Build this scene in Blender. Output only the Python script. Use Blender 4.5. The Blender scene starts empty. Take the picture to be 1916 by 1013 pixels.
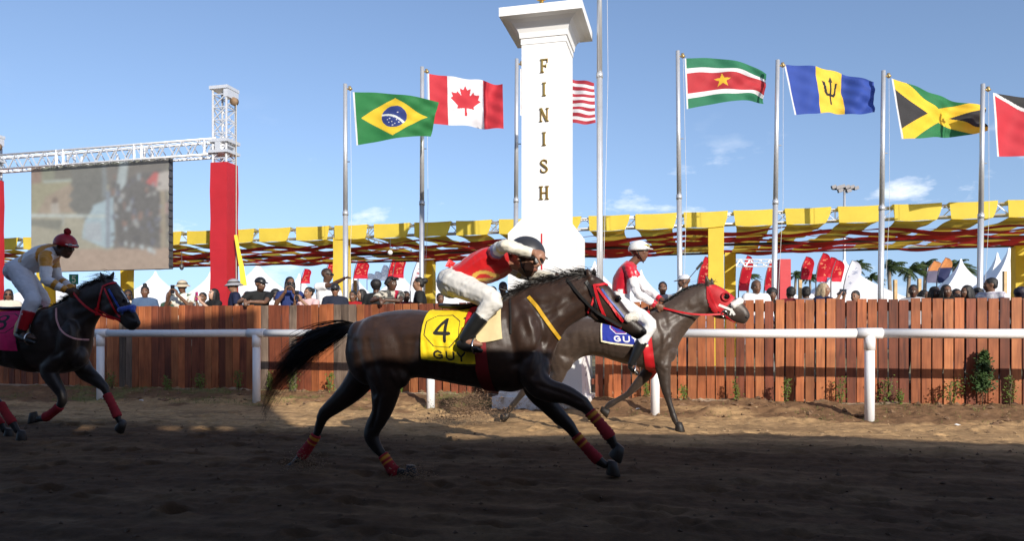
import bpy, bmesh, math, random
import numpy as np
from mathutils import Vector, Matrix
from mathutils.bvhtree import BVHTree

random.seed(7)
rng = np.random.default_rng(7)
sc = bpy.context.scene
COL = sc.collection
R = math.radians

# ------------------------------------------------------------------ camera
F, CX, HY, CAMH = 1350.0, 958.0, 622.0, 1.15        # focal length and horizon in photo pixels, lens height in metres
cam = bpy.data.cameras.new('camera')
cam.sensor_fit = 'HORIZONTAL'; cam.sensor_width = 36.0
cam.lens = 36.0 * F / 1916.0
cam.shift_y = (HY - 506.5) / 1916.0
cam.clip_start = 0.05; cam.clip_end = 9000
camo = bpy.data.objects.new('camera', cam); COL.objects.link(camo)
camo.location = (0, 0, CAMH); camo.rotation_euler = (R(90), 0, 0)
sc.camera = camo

# ------------------------------------------------------------------ sky, sun, exposure
SUN_AZ, SUN_EL = R(155), R(23)                       # clockwise from +Y, so behind the camera and to the right
SDIR = Vector((math.sin(SUN_AZ)*math.cos(SUN_EL), math.cos(SUN_AZ)*math.cos(SUN_EL), math.sin(SUN_EL)))
w = bpy.data.worlds.new('World'); sc.world = w; w.use_nodes = True
nt = w.node_tree; nt.nodes.clear()
def N(nt, t, **k):
    n = nt.nodes.new(t)
    for a, b in k.items(): setattr(n, a, b)
    return n
out = N(nt, 'ShaderNodeOutputWorld'); bg = N(nt, 'ShaderNodeBackground'); bg.inputs['Strength'].default_value = 0.122
sky = N(nt, 'ShaderNodeTexSky', sky_type='NISHITA')
sky.sun_disc = False; sky.sun_elevation = SUN_EL; sky.sun_rotation = SUN_AZ
sky.air_density = 1.0; sky.dust_density = 0.9; sky.ozone_density = 1.4; sky.altitude = 0
tc = N(nt, 'ShaderNodeTexCoord'); mp = N(nt, 'ShaderNodeMapping')
mp.inputs['Scale'].default_value = (1, 1, 2.7); mp.inputs['Location'].default_value = (1.02, 1.18, 5.38)
nz = N(nt, 'ShaderNodeTexNoise'); nz.inputs['Scale'].default_value = 5.2; nz.inputs['Detail'].default_value = 9; nz.inputs['Roughness'].default_value = 0.58
cr = N(nt, 'ShaderNodeValToRGB'); cr.color_ramp.elements[0].position = 0.585; cr.color_ramp.elements[1].position = 0.68
sx = N(nt, 'ShaderNodeSeparateXYZ')
band = N(nt, 'ShaderNodeValToRGB')                    # clouds keep low above the horizon, all the way round
e = band.color_ramp.elements; e[0].position = 0.0; e[0].color = (0.1,)*3+(1,); e[1].position = 0.30; e[1].color = (0,)*3+(1,)
q = e.new(0.12); q.color = (0.9,)*3+(1,); q = e.new(0.20); q.color = (0.75,)*3+(1,); q = e.new(0.25); q.color = (0.08,)*3+(1,)
mul = N(nt, 'ShaderNodeMath', operation='MULTIPLY'); mix = N(nt, 'ShaderNodeMixRGB')
mix.inputs['Color2'].default_value = (7.6, 7.9, 8.3, 1)
L = nt.links.new
# the air near the horizon is as bright as a little higher up: flatten the lowest degrees all the way round
sz = N(nt, 'ShaderNodeSeparateXYZ'); z2 = N(nt, 'ShaderNodeMath', operation='MULTIPLY'); z3 = N(nt, 'ShaderNodeMath', operation='ADD'); z3.inputs[1].default_value = .026; z4 = N(nt, 'ShaderNodeMath', operation='SQRT'); cz = N(nt, 'ShaderNodeCombineXYZ'); nm = N(nt, 'ShaderNodeVectorMath', operation='NORMALIZE')
L(tc.outputs['Generated'], sz.inputs[0]); L(sz.outputs['Z'], z2.inputs[0]); L(sz.outputs['Z'], z2.inputs[1]); L(z2.outputs[0], z3.inputs[0]); L(z3.outputs[0], z4.inputs[0]); L(sz.outputs['X'], cz.inputs[0]); L(sz.outputs['Y'], cz.inputs[1]); L(z4.outputs[0], cz.inputs[2]); L(cz.outputs[0], nm.inputs[0]); L(nm.outputs[0], sky.inputs['Vector'])
L(tc.outputs['Generated'], mp.inputs['Vector']); L(mp.outputs['Vector'], nz.inputs['Vector']); L(nz.outputs['Fac'], cr.inputs['Fac'])
L(tc.outputs['Generated'], sx.inputs['Vector']); L(sx.outputs['Z'], band.inputs['Fac'])
L(cr.outputs['Color'], mul.inputs[0]); L(band.outputs['Color'], mul.inputs[1]); L(mul.outputs[0], mix.inputs['Fac'])
wb = N(nt, 'ShaderNodeVectorMath', operation='MULTIPLY'); wb.inputs[1].default_value = (1.0, 1.01, 1.10)      # white balance of the whole sky
L(sky.outputs['Color'], wb.inputs[0]); L(wb.outputs[0], mix.inputs['Color1']); L(mix.outputs['Color'], bg.inputs['Color']); L(bg.outputs['Background'], out.inputs['Surface'])

sun = bpy.data.lights.new('sun', 'SUN'); sun.energy = 4.2; sun.angle = R(0.53); sun.color = (1.0, 0.93, 0.82)
suno = bpy.data.objects.new('sun', sun); COL.objects.link(suno)
suno.location = (6, -12, 14); suno.rotation_euler = SDIR.to_track_quat('Z', 'Y').to_euler()
vs = sc.view_settings
vs.view_transform = 'Standard'; vs.look = 'None'; vs.gamma = 1; vs.use_curve_mapping = False; vs.exposure = 0.42
sc.cycles.max_bounces = 6; sc.cycles.transparent_max_bounces = 12

# ------------------------------------------------------------------ helpers
def S(r, g=None, b=None):
    """sRGB 0-255 or '#hex' to linear"""
    if isinstance(r, str):
        h = r.lstrip('#'); r, g, b = (int(h[i:i+2], 16) for i in (0, 2, 4))
    return tuple((c/255/12.92 if c/255 <= .04045 else ((c/255+.055)/1.055)**2.4) for c in (r, g, b))

def _hash(ix, iy, iz, seed):
    h = (ix*374761393 + iy*668265263 + iz*2147483647 + seed*1274126177) & 0xffffffff
    h = ((h ^ (h >> 13)) * 1274126177) & 0xffffffff
    return ((h ^ (h >> 16)) & 0xffff) / 65535.0
def vnoise(p, scale=1.0, seed=0, octaves=1, gain=.5):
    """value noise in [-1,1] at Nx3 points; scale may be a 3-vector"""
    p = np.asarray(p, float) * scale
    tot = np.zeros(len(p)); amp = 1.0; norm = 0
    for o in range(octaves):
        f = np.floor(p).astype(np.int64); t = p - f; t = t*t*(3-2*t)
        acc = 0
        for dx in (0, 1):
            for dy in (0, 1):
                for dz in (0, 1):
                    wgt = (t[:,0] if dx else 1-t[:,0])*(t[:,1] if dy else 1-t[:,1])*(t[:,2] if dz else 1-t[:,2])
                    acc = acc + wgt*_hash(f[:,0]+dx, f[:,1]+dy, f[:,2]+dz, seed+o*17)
        tot += amp*(acc*2-1); norm += amp; amp *= gain; p = p*2.03
    return tot/norm

def P(px, py, Y):
    return Vector(((px-CX)/F*Y, Y, CAMH+(HY-py)/F*Y))
class Plane:
    """vertical plane through p0 whose direction turns by angle a towards the lens"""
    def __init__(s, x, y, a):
        s.a = a; s.d = Vector((math.cos(a), -math.sin(a), 0)); s.n = Vector((math.sin(a), math.cos(a), 0)); s.c = s.n.dot(Vector((x, y, 0)))
    def __call__(s, px, py, lat=0.0):
        r = Vector(((px-CX)/F, 1, (HY-py)/F)); t = (s.c+lat)/(s.n.x*r.x+s.n.y)
        return Vector((0, 0, CAMH)) + r*t
TA = math.atan(0.24)                                   # the track runs at this angle to the picture
TRK = Plane(0, 10.42, TA); TD, TN = TRK.d, TRK.n; TO = Vector((0, 10.42, 0))
def UV(u, v, z=0.0): return TO + TD*u + TN*v + Vector((0, 0, z))
def U_of(px, plane): return (plane(px, HY)-TO).dot(TD)

# materials
MATS = {}
def M(name, col=(.5,.5,.5), rough=.6, metal=0.0, var=None, bump=None, attr=False, transl=0.0, spec=.5, emit=0.0, coat=0.0, sheen=0.0, stretch=(1,1,1), ss=0.0):
    if name in MATS: return MATS[name]
    m = bpy.data.materials.new(name); m.use_nodes = True; nt = m.node_tree; nt.nodes.clear(); L = nt.links.new
    o = N(nt, 'ShaderNodeOutputMaterial'); b = N(nt, 'ShaderNodeBsdfPrincipled')
    b.inputs['Roughness'].default_value = rough; b.inputs['Metallic'].default_value = metal
    b.inputs['Specular IOR Level'].default_value = spec; b.inputs['Coat Weight'].default_value = coat; b.inputs['Sheen Weight'].default_value = sheen
    if ss: b.inputs['Subsurface Weight'].default_value = ss; b.inputs['Subsurface Radius'].default_value = (.02, .008, .004)
    tc = N(nt, 'ShaderNodeTexCoord'); mp = N(nt, 'ShaderNodeMapping'); mp.inputs['Scale'].default_value = stretch
    L(tc.outputs['Object'], mp.inputs['Vector'])
    src = None
    if attr:
        a = N(nt, 'ShaderNodeAttribute', attribute_name='Col'); src = a.outputs['Color']
    else:
        c = N(nt, 'ShaderNodeRGB'); c.outputs[0].default_value = (*col, 1); src = c.outputs[0]
    if var:
        nz = N(nt, 'ShaderNodeTexNoise'); nz.inputs['Scale'].default_value = var[0]; nz.inputs['Detail'].default_value = 6; nz.inputs['Roughness'].default_value = .62
        L(mp.outputs['Vector'], nz.inputs['Vector'])
        mr = N(nt, 'ShaderNodeMapRange'); mr.inputs['From Min'].default_value = .3; mr.inputs['From Max'].default_value = .7
        mr.inputs['To Min'].default_value = 1-var[1]; mr.inputs['To Max'].default_value = 1+var[1]
        L(nz.outputs['Fac'], mr.inputs['Value'])
        vm = N(nt, 'ShaderNodeVectorMath', operation='SCALE'); L(src, vm.inputs[0]); L(mr.outputs[0], vm.inputs['Scale']); src = vm.outputs[0]
    L(src, b.inputs['Base Color'])
    if emit: L(src, b.inputs['Emission Color']); b.inputs['Emission Strength'].default_value = emit
    if bump:
        nb = N(nt, 'ShaderNodeTexNoise'); nb.inputs['Scale'].default_value = bump[0]; nb.inputs['Detail'].default_value = 5
        L(mp.outputs['Vector'], nb.inputs['Vector'])
        bp = N(nt, 'ShaderNodeBump'); bp.inputs['Strength'].default_value = bump[1]; bp.inputs['Distance'].default_value = bump[2]
        L(nb.outputs['Fac'], bp.inputs['Height']); L(bp.outputs['Normal'], b.inputs['Normal'])
    if transl:
        t = N(nt, 'ShaderNodeBsdfTranslucent'); L(src, t.inputs['Color'])
        mx = N(nt, 'ShaderNodeMixShader'); mx.inputs['Fac'].default_value = transl
        L(b.outputs[0], mx.inputs[1]); L(t.outputs[0], mx.inputs[2]); L(mx.outputs[0], o.inputs['Surface'])
    else: L(b.outputs[0], o.inputs['Surface'])
    MATS[name] = m
    return m

# geometry collector
class Geo:
    def __init__(s): s.v = []; s.f = []
    def add(s, v, f):
        k = len(s.v); s.v += [tuple(x) for x in v]; s.f += [tuple(i+k for i in q) for q in f]; return s
    def box(s, c, ax, ay, az):
        c, ax, ay, az = (Vector(q) for q in (c, ax, ay, az))
        v = [c+ax*i+ay*j+az*k for i in (-1,1) for j in (-1,1) for k in (-1,1)]
        return s.add(v, [(0,1,3,2),(4,6,7,5),(0,4,5,1),(2,3,7,6),(0,2,6,4),(1,5,7,3)])
    def aabox(s, x0, x1, y0, y1, z0, z1):
        return s.box(((x0+x1)/2,(y0+y1)/2,(z0+z1)/2), ((x1-x0)/2,0,0), (0,(y1-y0)/2,0), (0,0,(z1-z0)/2))
    def bar(s, a, b, r, r2=None):
        """square bar from a to b"""
        a, b = Vector(a), Vector(b); d = b-a; L = d.length
        if L < 1e-6: return s
        x = d.orthogonal().normalized()
        if abs(d.normalized().z) < .95: x = d.cross(Vector((0,0,1))).normalized()
        y = d.cross(x).normalized()
        return s.box((a+b)/2, d/2, x*r, y*(r2 or r))
    def rings(s, rings, cap=True):
        n = len(rings[0]); v = [p for r in rings for p in r]; f = []
        for i in range(len(rings)-1):
            for j in range(n):
                k = (j+1) % n; f.append((i*n+j, i*n+k, (i+1)*n+k, (i+1)*n+j))
        if cap: f.append(tuple(reversed(range(n)))); f.append(tuple(range((len(rings)-1)*n, len(rings)*n)))
        return s.add(v, f)
    def tube(s, pts, rad, n=10, cap=True):
        pts = [Vector(p) for p in pts]
        if not hasattr(rad, '__len__'): rad = [rad]*len(pts)
        rr = []; x = None
        for i, p in enumerate(pts):
            t = (pts[min(i+1, len(pts)-1)]-pts[max(i-1, 0)]).normalized()
            if x is None: x = t.orthogonal().normalized()
            else: x = (x-t*x.dot(t)).normalized()
            y = t.cross(x)
            rr.append([p+(x*math.cos(q)+y*math.sin(q))*rad[i] for q in (2*math.pi*k/n for k in range(n))])
        return s.rings(rr, cap)
    def ell(s, c, ax, ay, az, nu=16, nv=10):
        c, ax, ay, az = (Vector(q) for q in (c, ax, ay, az)); rr = []
        for i in range(1, nv):
            th = math.pi*i/nv
            rr.append([c+az*math.cos(th)+(ax*math.cos(q)+ay*math.sin(q))*math.sin(th) for q in (2*math.pi*k/nu for k in range(nu))])
        v = [c+az]+[p for r in rr for p in r]+[c-az]; f = []
        for j in range(nu): f.append((0, 1+j, 1+(j+1)%nu)); f.append((len(v)-1, 1+(nv-2)*nu+(j+1)%nu, 1+(nv-2)*nu+j))
        for i in range(nv-2):
            for j in range(nu): k = (j+1)%nu; f.append((1+i*nu+j, 1+(i+1)*nu+j, 1+(i+1)*nu+k, 1+i*nu+k))
        return s.add(v, f)
    def sph(s, c, r, nu=12, nv=8): return s.ell(c, (r,0,0), (0,r,0), (0,0,r), nu, nv)

def crom(a, per=4):
    """Catmull-Rom resampling of rows"""
    a = np.asarray(a, float); n = len(a); o = []
    for i in range(n-1):
        p0, p1, p2, p3 = a[max(i-1,0)], a[i], a[i+1], a[min(i+2,n-1)]
        for k in range(per):
            t = k/per
            o.append(.5*((2*p1)+(-p0+p2)*t+(2*p0-5*p1+4*p2-p3)*t*t+(-p0+3*p1-3*p2+p3)*t**3))
    o.append(a[-1]); return np.array(o)

WL = {}
def setcol(me, cols, domain='POINT'):
    a = me.color_attributes.new('Col', 'FLOAT_COLOR', domain)
    c = np.ones((len(cols), 4), np.float32); c[:, :3] = cols; a.data.foreach_set('color', c.ravel())
def mk(name, geo, mat, parent=None, smooth=False, cols=None, domain='POINT', origin=None):
    v = geo.v if isinstance(geo, Geo) else geo[0]; f = geo.f if isinstance(geo, Geo) else geo[1]
    v = np.asarray(v, float)
    if parent is not None: o3 = np.array(WL[parent])
    else: o3 = np.array(origin) if origin is not None else np.array([(v[:,0].min()+v[:,0].max())/2, (v[:,1].min()+v[:,1].max())/2, v[:,2].min()])
    me = bpy.data.meshes.new(name); me.from_pydata((v-o3).tolist(), [], f if isinstance(f, list) else f.tolist())
    if smooth: me.polygons.foreach_set('use_smooth', [True]*len(me.polygons))
    if cols is not None: setcol(me, cols, domain)
    if mat is not None: me.materials.append(mat)
    o = bpy.data.objects.new(name, me); COL.objects.link(o)
    if parent is not None: o.parent = parent; WL[o] = WL[parent]
    else: o.location = o3; WL[o] = Vector(o3)
    return o
def T(name, label, cat, loc, group=None):
    o = bpy.data.objects.new(name, None); COL.objects.link(o); o.location = loc; o.empty_display_size = .2
    WL[o] = Vector(loc); return tag(o, label, cat, group)
def tag(o, label=None, cat=None, group=None, kind=None):
    if label: o['label'] = label
    if cat: o['category'] = cat
    if group: o['group'] = group
    if kind: o['kind'] = kind
    return o
def link(name, mesh, loc, parent, rot=None, mat=None, scale=None):
    """another object on shared mesh data; loc in world"""
    o = bpy.data.objects.new(name, mesh); COL.objects.link(o)
    if parent is not None: o.parent = parent; o.location = Vector(loc)-WL[parent]; WL[o] = Vector(loc)
    else: o.location = loc; WL[o] = Vector(loc)
    if rot is not None: o.rotation_euler = rot
    if scale is not None: o.scale = scale
    if mat is not None: o.material_slots[0].link = 'OBJECT'; o.material_slots[0].material = mat
    return o
WORK = bpy.data.scenes.new('workbench')                # scratch scene, so that remeshing does not re-evaluate everything; removed at the end
def remesh(geo, voxel, smooth=3):
    me = bpy.data.meshes.new('tmp'); me.from_pydata(geo.v, [], geo.f)
    o = bpy.data.objects.new('tmp', me); WORK.collection.objects.link(o)
    m = o.modifiers.new('r', 'REMESH'); m.mode = 'VOXEL'; m.voxel_size = voxel
    if smooth: s2 = o.modifiers.new('s', 'SMOOTH'); s2.factor = .5; s2.iterations = smooth
    vl = WORK.view_layers[0]; vl.update(); dg = vl.depsgraph
    ev = o.evaluated_get(dg); m2 = ev.to_mesh()
    v = np.empty(len(m2.vertices)*3); m2.vertices.foreach_get('co', v); v = v.reshape(-1, 3)
    nn = np.empty(len(m2.vertices)*3); m2.vertices.foreach_get('normal', nn); nn = nn.reshape(-1, 3)
    f = [tuple(p.vertices) for p in m2.polygons]
    ev.to_mesh_clear(); bpy.data.objects.remove(o); bpy.data.meshes.remove(me)
    return v, f, nn
def strip(pts, nrm, width, thick=.004):
    """flat strap along pts lying on a surface with normals nrm"""
    g = Geo(); rr = []
    pts = [Vector(p) for p in pts]; W2 = width if hasattr(width, '__len__') else [width]*len(pts)
    for i, p in enumerate(pts):
        t = (pts[min(i+1, len(pts)-1)]-pts[max(i-1, 0)]).normalized(); n = Vector(nrm[i]).normalized(); s = t.cross(n).normalized()
        h = s*W2[i]/2; k = n*thick
        rr.append([p-h, p-h*.9+k, p+h*.9+k, p+h])
    return g.rings(rr)
def wobble(p, k, amp):
    return Vector((random.uniform(-amp, amp), random.uniform(-amp, amp), random.uniform(-amp, amp)))+Vector(p)

# painted pictures: colour rasters on a fine grid of quads, (u, v) from the top left, both 0..1
def inpoly(u, v, poly):
    r = np.zeros(u.shape, bool); n = len(poly)
    for i in range(n):
        x1, y1 = poly[i]; x2, y2 = poly[(i+1) % n]
        c = ((y1 > v) != (y2 > v)) & (u < (x2-x1)*(v-y1)/((y2-y1) if y2 != y1 else 1e-9)+x1)
        r ^= c
    return r
def seg(u, v, pts, w, asp=1.0):
    """points nearer than w to a polyline; asp = width / height of the area"""
    r = np.zeros(u.shape, bool)
    for (x1, y1), (x2, y2) in zip(pts[:-1], pts[1:]):
        dx, dy = (x2-x1)*asp, y2-y1; L2 = dx*dx+dy*dy+1e-12
        t = np.clip(((u-x1)*asp*dx+(v-y1)*dy)/L2, 0, 1)
        r |= (((u-x1)*asp-t*dx)**2+((v-y1)-t*dy)**2) < w*w
    return r
def arc(cx, cy, rx, ry, a0, a1, n=14): return [(cx+rx*math.cos(R(a0+(a1-a0)*i/n)), cy+ry*math.sin(R(a0+(a1-a0)*i/n))) for i in range(n+1)]
GL = {'4': [[(.72,1),(.72,0),(.05,.7),(1,.7)]], 'G': [arc(.5,.5,.45,.5,-45,-315)+[(.93,.85),(.93,.55),(.6,.55)]], 'U': [[(.08,0),(.08,.65)]+arc(.5,.65,.42,.35,180,0)+[(.92,.65),(.92,0)]],
      'Y': [[(.05,0),(.5,.5),(.95,0)],[(.5,.5),(.5,1)]], '8': [arc(.5,.25,.36,.25,0,360), arc(.5,.75,.45,.25,0,360)], '5': [[(.9,0),(.2,0),(.15,.42)]+arc(.48,.67,.42,.33,-110,140)],
      'A': [[(.02,1),(.5,0),(.98,1)],[(.2,.65),(.8,.65)]], 'N': [[(.08,1),(.08,0),(.92,1),(.92,0)]], 'C': [arc(.5,.5,.45,.5,-45,-315)], 'D': [[(.1,0),(.1,1),(.5,1)]+arc(.5,.5,.45,.5,90,-90)+[(.1,0)]]}
def glyph(u, v, ch, x, y, w, h, lw, asp):
    r = np.zeros(u.shape, bool)
    for pl in GL[ch]: r |= seg(u, v, [(x+a*w, y+b*h) for a, b in pl], lw, asp)
    return r
def octagon(x0, x1, y0, y1, c=.28):
    w, h = x1-x0, y1-y0
    return [(x0+c*w,y0),(x1-c*w,y0),(x1,y0+c*h),(x1,y1-c*h),(x1-c*w,y1),(x0+c*w,y1),(x0,y1-c*h),(x0,y0+c*h),(x0+c*w,y0)]
def raster(nu, nv, fn):
    u, v = np.meshgrid((np.arange(nu)+.5)/nu, (np.arange(nv)+.5)/nv); c = np.zeros((nv, nu, 3)); fn(u, v, c)
    return np.repeat(c.reshape(-1, 3), 4, axis=0)
def grid(nu, nv, pos):
    """quads of an nu x nv sheet, corner colours in raster order"""
    v = [pos(i/nu, j/nv) for j in range(nv+1) for i in range(nu+1)]
    f = [(j*(nu+1)+i, (j+1)*(nu+1)+i, (j+1)*(nu+1)+i+1, j*(nu+1)+i+1) for j in range(nv) for i in range(nu)]
    return v, f
# ================================================================== GROUND
def smooth01(x): x = np.clip(x, 0, 1); return x*x*(3-2*x)
FV = 1.05                                              # fence stands this far behind the rail
def spaced(a, b, st, far, g=1.35):
    mid = list(np.arange(a, b+1e-6, st)); lo, hi = [], []
    s = st; x = a
    while x > -far: s *= g; x -= s; lo.append(x)
    s = st; x = mid[-1]
    while x < far: s *= g; x += s; hi.append(x)
    return np.array(lo[::-1]+mid+hi)
gu = spaced(-9.5, 7.5, .03, 3000); gv = spaced(-7.6, 1.3, .03, 3000)
def ground_z(u, v, fine=True):
    p = np.stack([u, v, np.zeros_like(u)], 1)
    bank = smooth01((v+.25)/1.1)*.14+smooth01((v-FV-.12)/.25)*.31
    near = smooth01((12-np.abs(u))/3)*smooth01((14-np.abs(v))/3)
    z = .03*vnoise(p, (.5, .8, 1), 3, 3)*near
    if fine:
        track = smooth01((-v)/.9)
        z += near*track*(.014*vnoise(p, (2.2, 7, 1), 5, 3)+.010*vnoise(p, (.7, 11, 1), 6, 2)+.022*np.maximum(vnoise(p, (4.5, 11, 1), 8, 2)-.12, 0)+.011*np.maximum(vnoise(p, (20, 26, 1), 9, 2), -.15))
        strip_ = smooth01((v+.9)/.7)*smooth01((FV+.1-v)/.1)
        z += near*strip_*(.060*np.maximum(vnoise(p, (3.2, 4.5, 1), 21, 4), -.1)+.028*vnoise(p, (8, 12, 1), 22, 3)+.014*np.maximum(vnoise(p, (20, 24, 1), 23, 2), -.1))
        # churned ridge of loose sand along the shaded edge
        z += near*np.exp(-((v+2.6)/.35)**2)*.025*np.maximum(vnoise(p, (4, 8, 1), 31, 2)+.1, 0)
    return z+bank
UU, VV = np.meshgrid(gu, gv); uf, vf = UU.ravel(), VV.ravel()
zf = ground_z(uf, vf)
# hoof prints pressed into the loose track
zg = zf.reshape(VV.shape); rp = random.Random(77)
for k_ in range(420):
    u0, v0 = rp.uniform(-8, 7), -rp.uniform(.5, 6.8); ru, rv, dp = rp.uniform(.06, .10), rp.uniform(.045, .07), rp.uniform(.015, .045)
    i0, i1 = np.searchsorted(gu, (u0-.3, u0+.3)); j0, j1 = np.searchsorted(gv, (v0-.3, v0+.3))
    du, dv = (UU[j0:j1, i0:i1]-u0)/ru, (VV[j0:j1, i0:i1]-v0)/rv; q_ = du*du+dv*dv
    zg[j0:j1, i0:i1] += -dp*np.exp(-q_**1.5)+.55*dp*np.exp(-((np.sqrt(q_)-1.55)/.45)**2)*(1-.6*(du > 0))
zf = zg.ravel()
gx = uf*TD.x+vf*TN.x; gy = 10.42+uf*TD.y+vf*TN.y
nu_, nv_ = len(gu), len(gv)
idx = np.arange(nu_*nv_).reshape(nv_, nu_)
gfaces = np.stack([idx[:-1,:-1], idx[:-1,1:], idx[1:,1:], idx[1:,:-1]], -1).reshape(-1, 4)
pp = np.stack([uf, vf, np.zeros_like(uf)], 1)
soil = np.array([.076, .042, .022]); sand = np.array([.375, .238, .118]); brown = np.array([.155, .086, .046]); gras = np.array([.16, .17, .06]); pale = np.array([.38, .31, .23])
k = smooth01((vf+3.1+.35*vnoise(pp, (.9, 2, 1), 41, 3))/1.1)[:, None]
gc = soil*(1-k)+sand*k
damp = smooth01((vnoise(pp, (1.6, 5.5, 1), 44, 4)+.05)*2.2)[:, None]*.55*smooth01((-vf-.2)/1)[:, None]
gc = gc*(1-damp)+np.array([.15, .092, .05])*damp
k = (smooth01((vf+.22+.85*vnoise(pp, (1.3, 2.6, 1), 47, 4))/.35)*smooth01((FV-.02-vf)/.2))[:, None]
gc = gc*(1-k*.88)+brown*k*.88
k = (smooth01((vnoise(pp, (1.7, 3, 1), 51, 3)-.05)*3)*smooth01((vf+.4)/.4)*smooth01((1.5-uf)/2))[:, None]*.6
gc = gc*(1-k)+gras*k
k = (smooth01((vf-FV+.28)/.15)*smooth01((vnoise(pp, (.8, 4, 1), 55, 2)+.2)*2))[:, None]*.7
gc = gc*(1-k)+pale*k
k = smooth01((vf-FV-.5)/1.0)[:, None]; gc = gc*(1-k)+np.array([.22, .20, .13])*k
gc *= (1+.22*vnoise(pp, (9, 14, 1), 61, 3)+.20*vnoise(pp, (.8, 12, 1), 63, 2)*smooth01(-vf/1.0))[:, None]
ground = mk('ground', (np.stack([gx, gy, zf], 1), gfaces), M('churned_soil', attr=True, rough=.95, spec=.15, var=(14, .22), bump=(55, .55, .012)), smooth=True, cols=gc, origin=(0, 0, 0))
tag(ground, kind='structure', label='churned brown dirt race track with sandy edge and bank')
def gz(px_or_u, v): return float(ground_z(np.array([px_or_u]), np.array([v]))[0])

# ================================================================== GRANDSTAND BEHIND THE LENS (unseen; awning and thin wall shaped to cast the shade on the track)
gs = T('grandstand', 'unseen grandstand, its low awning and thin wall shaped to shade the track', 'grandstand', (0, -4, 0))
m_con = M('stand_concrete', (.20, .19, .18), .85, var=(3, .15)); m_awn = M('stand_awning', (.12, .11, .10), .8, var=(2, .1))
g = Geo()
def awn(X): return float(np.interp(X, [-30, 1.7, 3.2, 5.8, 8.0, 28], [3.0, 3.0, 3.16, 3.27, 2.92, 2.7]))+.03*math.sin(X*2.1)+.012*math.sin(X*7.7)  # awning edge bent to set the shade line on horse and track
for i in range(180):
    xa, xb = -26+i*.3, -26+(i+1)*.3
    za, zb = awn(xa), awn(xb)
    g.add([(xa,1.2,za),(xb,1.2,zb),(xb,-6,zb+.5),(xa,-6,za+.5),(xa,1.2,za-.28),(xb,1.2,zb-.28),(xb,-6,zb+.44),(xa,-6,za+.44),(xa,1.14,za-.06),(xb,1.14,zb-.06),(xa,1.14,za-.28),(xb,1.14,zb-.28)],
          [(0,1,2,3),(4,5,1,0),(8,7,6,9),(8,9,11,10),(10,11,5,4)])
mk('shade_awning', g, m_awn, gs)
mk('gallery_shade_wall', Geo().aabox(-26, 2.85, -3.1, -3, .0, 5.33), m_con, gs); mk('gallery_shade_front', Geo().aabox(-26, 2.85, -3.1, -3, 5.50, 8.85), m_con, gs)  # thin wall added to cast the shade over the left side
xs = [-26, .25, .47, 1.22, 1.48, 1.60, 1.80, 1.92, 2.10, 2.85]  # slots placed so small sun spots fall inside the shaded track
for a, b in zip(xs[::2], xs[1::2]): mk('gallery_slot_pier', Geo().aabox(a, b, -3.09, -3.01, 5.33, 5.50), m_con, gs)
mk('upper_gallery', Geo().aabox(2.85, 28, -12, -6.2, 0, 3.3), m_con, gs)
for X in (-18, -12, -6.5, 6.5, 12, 18, 24): mk('post', Geo().aabox(X-.06, X+.06, .55, .67, 0, 3.0), m_con, gs)
for j in range(4): mk('step', Geo().aabox(-26, 28, -2.9+j*.6 if j else -2.92, -2.3+j*.6, 0, .9-.22*j), m_con, gs)

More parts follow.
